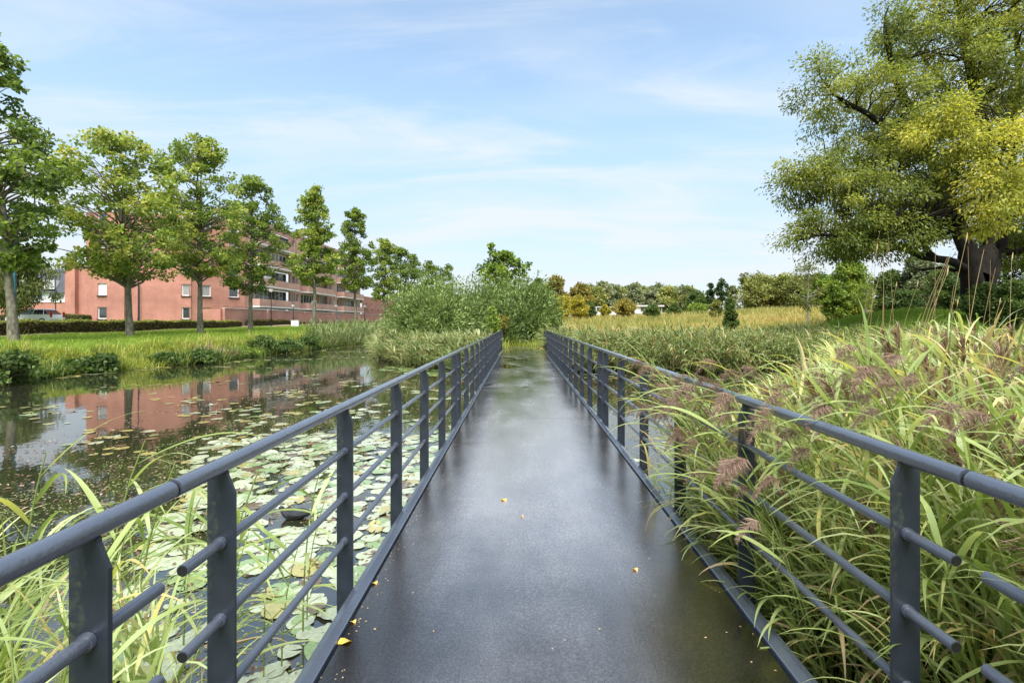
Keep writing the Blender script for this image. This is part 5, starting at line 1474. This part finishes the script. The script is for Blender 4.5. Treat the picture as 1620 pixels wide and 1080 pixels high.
for i, (x, y, r, mk) in enumerate(pads):
    v = random.choices(range(5), [4, 4, 4, 2.4, .9])[0]
    me = pad_lib[mk][v]
    rz = random.uniform(0, 6.28); zz = .004 + (i % 9) * .0011
    if i < 300:
        o = link('lily_pad', me, None, (x, y, zz), (random.uniform(-.03, .03), random.uniform(-.03, .03), rz)); o.scale = (r, r, r * .9)
        tag(o, PL[mk][0], 'lily pad', PL[mk][1])
    else:
        V, F = rest[mk]; b = len(V); c, s = math.cos(rz), math.sin(rz)
        gv, gf = pad_geo(v * 1.7 + 1, .0 if v < 3 else .14)
        V += [(x + r * (a * c - d_ * s), y + r * (a * s + d_ * c), zz + r * q) for a, d_, q in gv]; F += [tuple(k + b for k in f) for f in gf]
nm = {'pad': 'pale', 'pad_y': 'yellowing', 'pad_g': 'fresh green', 'pad_b': 'brown'}
for mk, (V, F) in rest.items():
    if not V: continue
    me = bpy.data.meshes.new('distant_lily_pads'); me.from_pydata(V, [], F); me.materials.append(M[mk]); me.update()
    tag(link('distant_lily_pads', me), f'{nm[mk]} small lily pads scattered over the farther water', 'lily pads', kind='stuff')
# scraps of leaf and weed on the water
p = scatter(6500, -9, 4.5, 2.6, 20, lambda x, y: wet(x, y) & (vnoise(x, y, 1.3, 9) > -.2) & ((x < -1) | (x > 1.3)), 1.2)
n = len(p); az = rng.uniform(0, 6.283, n)
V, F = rhombs(np.column_stack([p, np.full(n, .018)]), np.stack([np.cos(az), np.sin(az), rng.normal(0, .12, n)], 1), unit(np.stack([rng.normal(0, .2, n), rng.normal(0, .2, n), np.ones(n)], 1)), rng.uniform(.02, .10, n), rng.uniform(.008, .035, n), .2)
stuff('floating_scraps', V, F, M['plume'], np.repeat(np.clip(rng.normal(.3, .35, n), 0, 1), 4), 'brown scraps of leaf and weed floating between the lily pads', 'floating scraps')

p = scatter(15000, -6.5, 3.2, 2.6, 12, lambda x, y: wet(x, y) & (vnoise(x, y, 2.1, 4) > -.35) & ((x < -1) | (x > 1.35)), 1.1)  # pale duckweed flecks, added to brighten the dark water between the pads
n = len(p); az = rng.uniform(0, 6.283, n)
V, F = rhombs(np.column_stack([p, np.full(n, .003)]), np.stack([np.cos(az), np.sin(az), np.zeros(n)], 1), np.tile([0, 0, 1.], (n, 1)), rng.uniform(.010, .045, n), rng.uniform(.008, .028, n), .05)
stuff('duckweed', V, F, M['l_reed_far'], np.repeat(np.clip(rng.normal(.72, .18, n), 0, 1), 4), 'pale duckweed and leaf scum added to lighten the water between the lily pads', 'duckweed')

# ------------------------------------------------------------------ the coot
ct = thing('coot', 'black coot swimming among the lily pads behind the left railing', 'water bird', (-2.54, 5.70, -0.018), math.radians(8))
path = [(.185, 0, .060), (.165, 0, .066), (.12, 0, .066), (.05, 0, .060), (-.03, 0, .058), (-.085, 0, .066), (-.118, 0, .092), (-.128, 0, .122), (-.138, 0, .146), (-.160, 0, .152), (-.176, 0, .146)]
ry = [.004, .022, .052, .075, .076, .060, .036, .026, .027, .020, .008]
rzv = [.004, .014, .038, .056, .058, .050, .034, .025, .026, .019, .008]
seg = 14; V = []; F = []
for i, (p0, a, b) in enumerate(zip(path, ry, rzv)):
    d = Vector(path[min(i + 1, len(path) - 1)]) - Vector(path[max(i - 1, 0)]); d.normalize()
    up = Vector((0, 1, 0)).cross(d); up = up if up.z > 0 or abs(up.z) < .2 else -up
    up.normalize()
    for k in range(seg):
        t = 2 * math.pi * k / seg
        q = Vector(p0) + Vector((0, 1, 0)) * a * math.cos(t) + up * b * math.sin(t); V.append(tuple(q))
for i in range(len(path) - 1):
    for k in range(seg):
        k2 = (k + 1) % seg; F.append((i * seg + k, i * seg + k2, (i + 1) * seg + k2, (i + 1) * seg + k))
F.append(tuple(range(seg))); F.append(tuple((len(path) - 1) * seg + k for k in range(seg))[::-1])
m_coot = mat_plain('black_feathers', [(0.3, (.010, .011, .013)), (0.7, (.028, .030, .034))], 30, .6, .4, 90, .3, stretch=(.4, 1, 1))
cb = MB().add(V, F).mesh('body', m_coot, True)
cbo = link('body', cb, ct)
sm = cbo.modifiers.new('smooth', 'SUBSURF'); sm.levels = 1; sm.render_levels = 1
wg = MB().add([(.15, s * (.045 + b), .075 + q) for s in (1,) for b, q in ((0, 0),)] , [])
for s in (-1, 1):
    w = MB().tube([(-.06, s * .062, .075), (-.01, s * .072, .082), (.06, s * .068, .082), (.12, s * .045, .078), (.17, s * .015, .078)], [.010, .026, .028, .020, .004], 8)
    w.build('wing', m_coot, ct, smooth=True)
MB().tube([(-.168, 0, .150), (-.186, 0, .144), (-.203, 0, .138)], [.011, .008, .002], 8).build('beak', M['white'], ct, smooth=True)
MB().tube([(-.160, 0, .168), (-.174, 0, .158)], [.008, .010], 8).build('face_shield', M['white'], ct, smooth=True)
for s in (-1, 1): MB().tube([(-.150, s * .0225, .156), (-.150, s * .027, .156)], [.005, .003], 8).build('eye', mat_plain('red_eye', [(0, (.2, .02, .01)), (1, (.25, .03, .01))], 1, .2), ct)

# ------------------------------------------------------------------ fallen leaves and petals on the deck
m_yl = mat_plain('fallen_yellow_leaf', [(0.3, (.50, .33, .05)), (0.7, (.66, .46, .08))], 20, .5)
def on_deck(px, py):
    H0 = EYE - .80
    y = 800 * H0 / (py - 508); return (px - 823) / 800 * y, y
fl = [(797, 791, .030, 'yellow leaf lying alone in the middle of the wet deck'), (545, 1012, .034, 'yellow leaf beside the left kerb at the bottom of the picture'),
      (593, 920, .018, 'small yellow leaf near the left kerb above the bottom one'), (559, 981, .016, 'tiny yellow leaf right by the left kerb'),
      (826, 818, .012, 'tiny brown speck of leaf right of the lone yellow leaf'), (1005, 905, .018, 'small pale leaf on the wet streaks at the right of the deck')]
for px, py, r, lab in fl:
    x, y = on_deck(px, py)
    a = random.uniform(0, 6.28); n = 9
    V = [(r * .9 * math.cos(t) * (1.15 if k % 2 else .9), r * .55 * math.sin(t), .006 + .007 * math.sin(2 * t + a)) for k, t in enumerate(np.linspace(0, 6.283, n, endpoint=False))] + [(0, 0, .009)]
    o = MB().add(V, [(k, (k + 1) % n, n) for k in range(n)]).build('fallen_leaf', m_yl, None, (x, y, dz(x)), (0, 0, a))
    tag(o, lab, 'fallen leaf')
n = 420
side = rng.uniform(0, 1, n) < .75
yy = .5 + 12 * rng.uniform(0, 1, n) ** 2.0
xx = np.where(side, XL + .006 + np.abs(rng.normal(0, .045, n)), XR - .006 - np.abs(rng.normal(0, .06, n)))
k = rng.uniform(0, 1, n) < .2; xx[k] = rng.uniform(XL, XR, k.sum())
az = rng.uniform(0, 6.283, n)
V, F = rhombs(np.stack([xx, yy, .79 + .016 * (xx - XL) + .004], 1), np.stack([np.cos(az), np.sin(az), np.full(n, .1)], 1), np.tile([0, 0, 1.], (n, 1)), rng.uniform(.006, .015, n), rng.uniform(.004, .009, n))
stuff('petals', V, F, M['straw'], np.repeat(rng.uniform(.6, 1, n), 4), 'pale petals and seeds washed along the kerbs of the deck', 'petals')

# ------------------------------------------------------------------ posts, lamps, car, cabinet
for px, py, lab in ((880.5, 515, 'short dark wooden post behind the end of the right railing'), (899.5, 518, 'second short dark post among the weeds right of the first')):
    y = 28.0 if px < 890 else 34.0; x = (px - 823) / 800 * y; z0 = Hs(x, y); zt = EYE - (py - 508) / 800 * y
    t = thing('wooden_post', lab, 'post', (x, y, z0))
    MB().prism([(-.09, 0), (.09, 0), (.09, zt - z0 - .03), (.07, zt - z0), (-.07, zt - z0), (-.09, zt - z0 - .03)], -.09, .09).build('shaft', M['bark_dark'], t)
    MB().box(-.10, .10, -.10, .10, zt - z0 - .16, zt - z0 - .12).build('band', M['steel_dark'], t)
m_teal = mat_plain('teal_paint', [(0.3, (.02, .09, .11)), (0.7, (.03, .13, .15))], 3, .4)
def lamp(px, y, top_py, lab, m, r=.06, arm=True):
    x = (px - 823) / 800 * y; z0 = Hs(x, y); h = EYE + (508 - top_py) / 800 * y - z0
    t = thing('street_lamp', lab, 'street lamp', (x, y, z0), 0, 'street lamps')
    MB().tube([(0, 0, -.1), (0, 0, 1.0), (0, 0, 1.01), (0, 0, h)], [r * 1.5, r * 1.5, r, r * .7], 10).build('pole', m, t, smooth=True)
    if arm:
        hd_ = MB().tube([(0, 0, h), (0, 0, h + .05), (0, 0, h + .35), (0, 0, h + .42)], [.10, .20, .24, .05], 12).build('lamp_head', M['concrete'], t, smooth=True)
        MB().tube([(0, 0, h + .42), (0, 0, h + .48)], [.26, .08], 12).build('lamp_cap', m, hd_, smooth=True)
lamp(23, 34, 330, 'thick teal lamp post just right of the leaning trunk', m_teal, .11)
lamp(88, 60, 436, 'slim dark blue lamp post in front of the slate roofed house', M['rail'])
lamp(219, 56, 400, 'blue lamp post before the brick end wall', M['rail'], .07)
lamp(429, 60, 462, 'thin brown lamp post near the first balconies', M['bark_dark'], .05)
lamp(464, 64, 486, 'blue lamp post behind the pale utility cabinet', M['rail'], .06)
lamp(532, 80, 486, 'teal lamp post between the two trees by the balconies', m_teal, .07)
lamp(577, 96, 486, 'farthest thin lamp post along the terrace wall', M['rail'], .07)
bx_ = (467 - 823) / 800 * 60.
bn = thing('utility_cabinet', 'small pale grey utility cabinet on the lawn edge before the terrace wall', 'cabinet', (bx_, 60, Hs(bx_, 60)), math.radians(8))
MB().box(-.44, .44, -.17, .17, -.1, .12).build('plinth', M['concrete'], bn)
MB().box(-.42, .42, -.15, .15, .123, .74).build('body', M['white'], bn)
MB().box(-.46, .46, -.19, .19, .743, .79).build('lid', M['concrete'], bn)
for s_ in (-1, 1): MB().box(s_ * .205 - .19, s_ * .205 + .19, -.172, -.152, .16, .71).build('door', M['white'], bn)

# red hatchback seen over the hedge
m_tail = mat_plain('tail_lamp', [(0.3, (.30, .012, .016)), (0.7, (.36, .018, .022))], 1, .2)
m_red = mat_plain('silver_car_paint', [(0.3, (.58, .58, .60)), (0.7, (.66, .66, .68))], 1, .22, spec=.6); m_red.node_tree.nodes['Principled BSDF'].inputs['Coat Weight'].default_value = .8
m_car_glass = mat_plain('car_glass', [(0.3, (.010, .012, .013)), (0.7, (.02, .022, .024))], 1, .03, spec=.8)
m_tyre = mat_plain('tyre', [(0.3, (.012, .012, .012)), (0.7, (.022, .022, .022))], 8, .8)
m_rim = mat_plain('rim', [(0.3, (.4, .4, .41)), (0.7, (.5, .5, .51))], 8, .3, metal=.8)
cy = 49.0; cx = (57 - 823) / 800 * cy
car = thing('parked_car', 'pale silver hatchback with red tail lamps parked behind the clipped hedge', 'car', (cx, cy, EYE - 0.10 - .62 + .0), math.radians(2))
car.location.z = EYE + (508 - 491) / 800 * cy - 1.36
lower = [(-2.05, .32), (-2.08, .55), (-2.0, .78), (-1.25, .93), (-1.10, .95), (1.75, .98), (1.98, .92), (2.03, .55), (1.98, .30)]
MB().prism(lower, -.86, .86).build('body', m_red, car)
def loft(sections, m, name, par):
    mb = MB(); n = len(sections[0]); v = [p for s in sections for p in s]; f = []
    for i in range(len(sections) - 1):
        for k in range(n): f.append((i * n + k, i * n + (k + 1) % n, (i + 1) * n + (k + 1) % n, (i + 1) * n + k))
    f.append(tuple(range(n))[::-1]); f.append(tuple((len(sections) - 1) * n + k for k in range(n)))
    return mb.add(v, f).build(name, m, par)
cabin = lambda hw, z: [(-1.15 if z < 1 else -.30, -hw, z), (1.78 if z < 1 else 1.35, -hw, z), (1.78 if z < 1 else 1.35, hw, z), (-1.15 if z < 1 else -.30, hw, z)]
loft([cabin(.82, .96), cabin(.62, 1.42)], m_car_glass, 'window_band', car)
loft([[(-.36, -.64, 1.423), (1.42, -.64, 1.423), (1.42, .64, 1.423), (-.36, .64, 1.423)], [(-.20, -.56, 1.49), (1.25, -.56, 1.49), (1.25, .56, 1.49), (-.20, .56, 1.49)]], m_red, 'roof', car)
for s in (-1, 1):
    for xa, xb in ((.38, .42), (1.42, 1.28), (-1.12, -.32)):
        MB().tube([(xa, s * .825, .955), (xb, s * .628, 1.43)], .035, 6).build('pillar', m_red, car)
    for xw in (-1.32, 1.32):
        w = MB().tube([(xw, s * .68, .31), (xw, s * .87, .31)], .31, 20).build('wheel', m_tyre, car, smooth=True)
        MB().tube([(xw, s * .872, .31), (xw, s * .885, .31)], .2, 16).build('rim', m_rim, w)
    MB().box(-2.09, -2.0, s * .62 - .14, s * .62 + .14, .62, .74).build('headlight', M['glass'], car)
    MB().box(2.0, 2.045, s * .70 - .1, s * .70 + .1, .70, 1.22).build('taillight', m_tail, car)
    MB().box(-1.0, -.85, s * .93 - .08, s * .93 + .08, .95, 1.07).build('mirror', m_red, car)
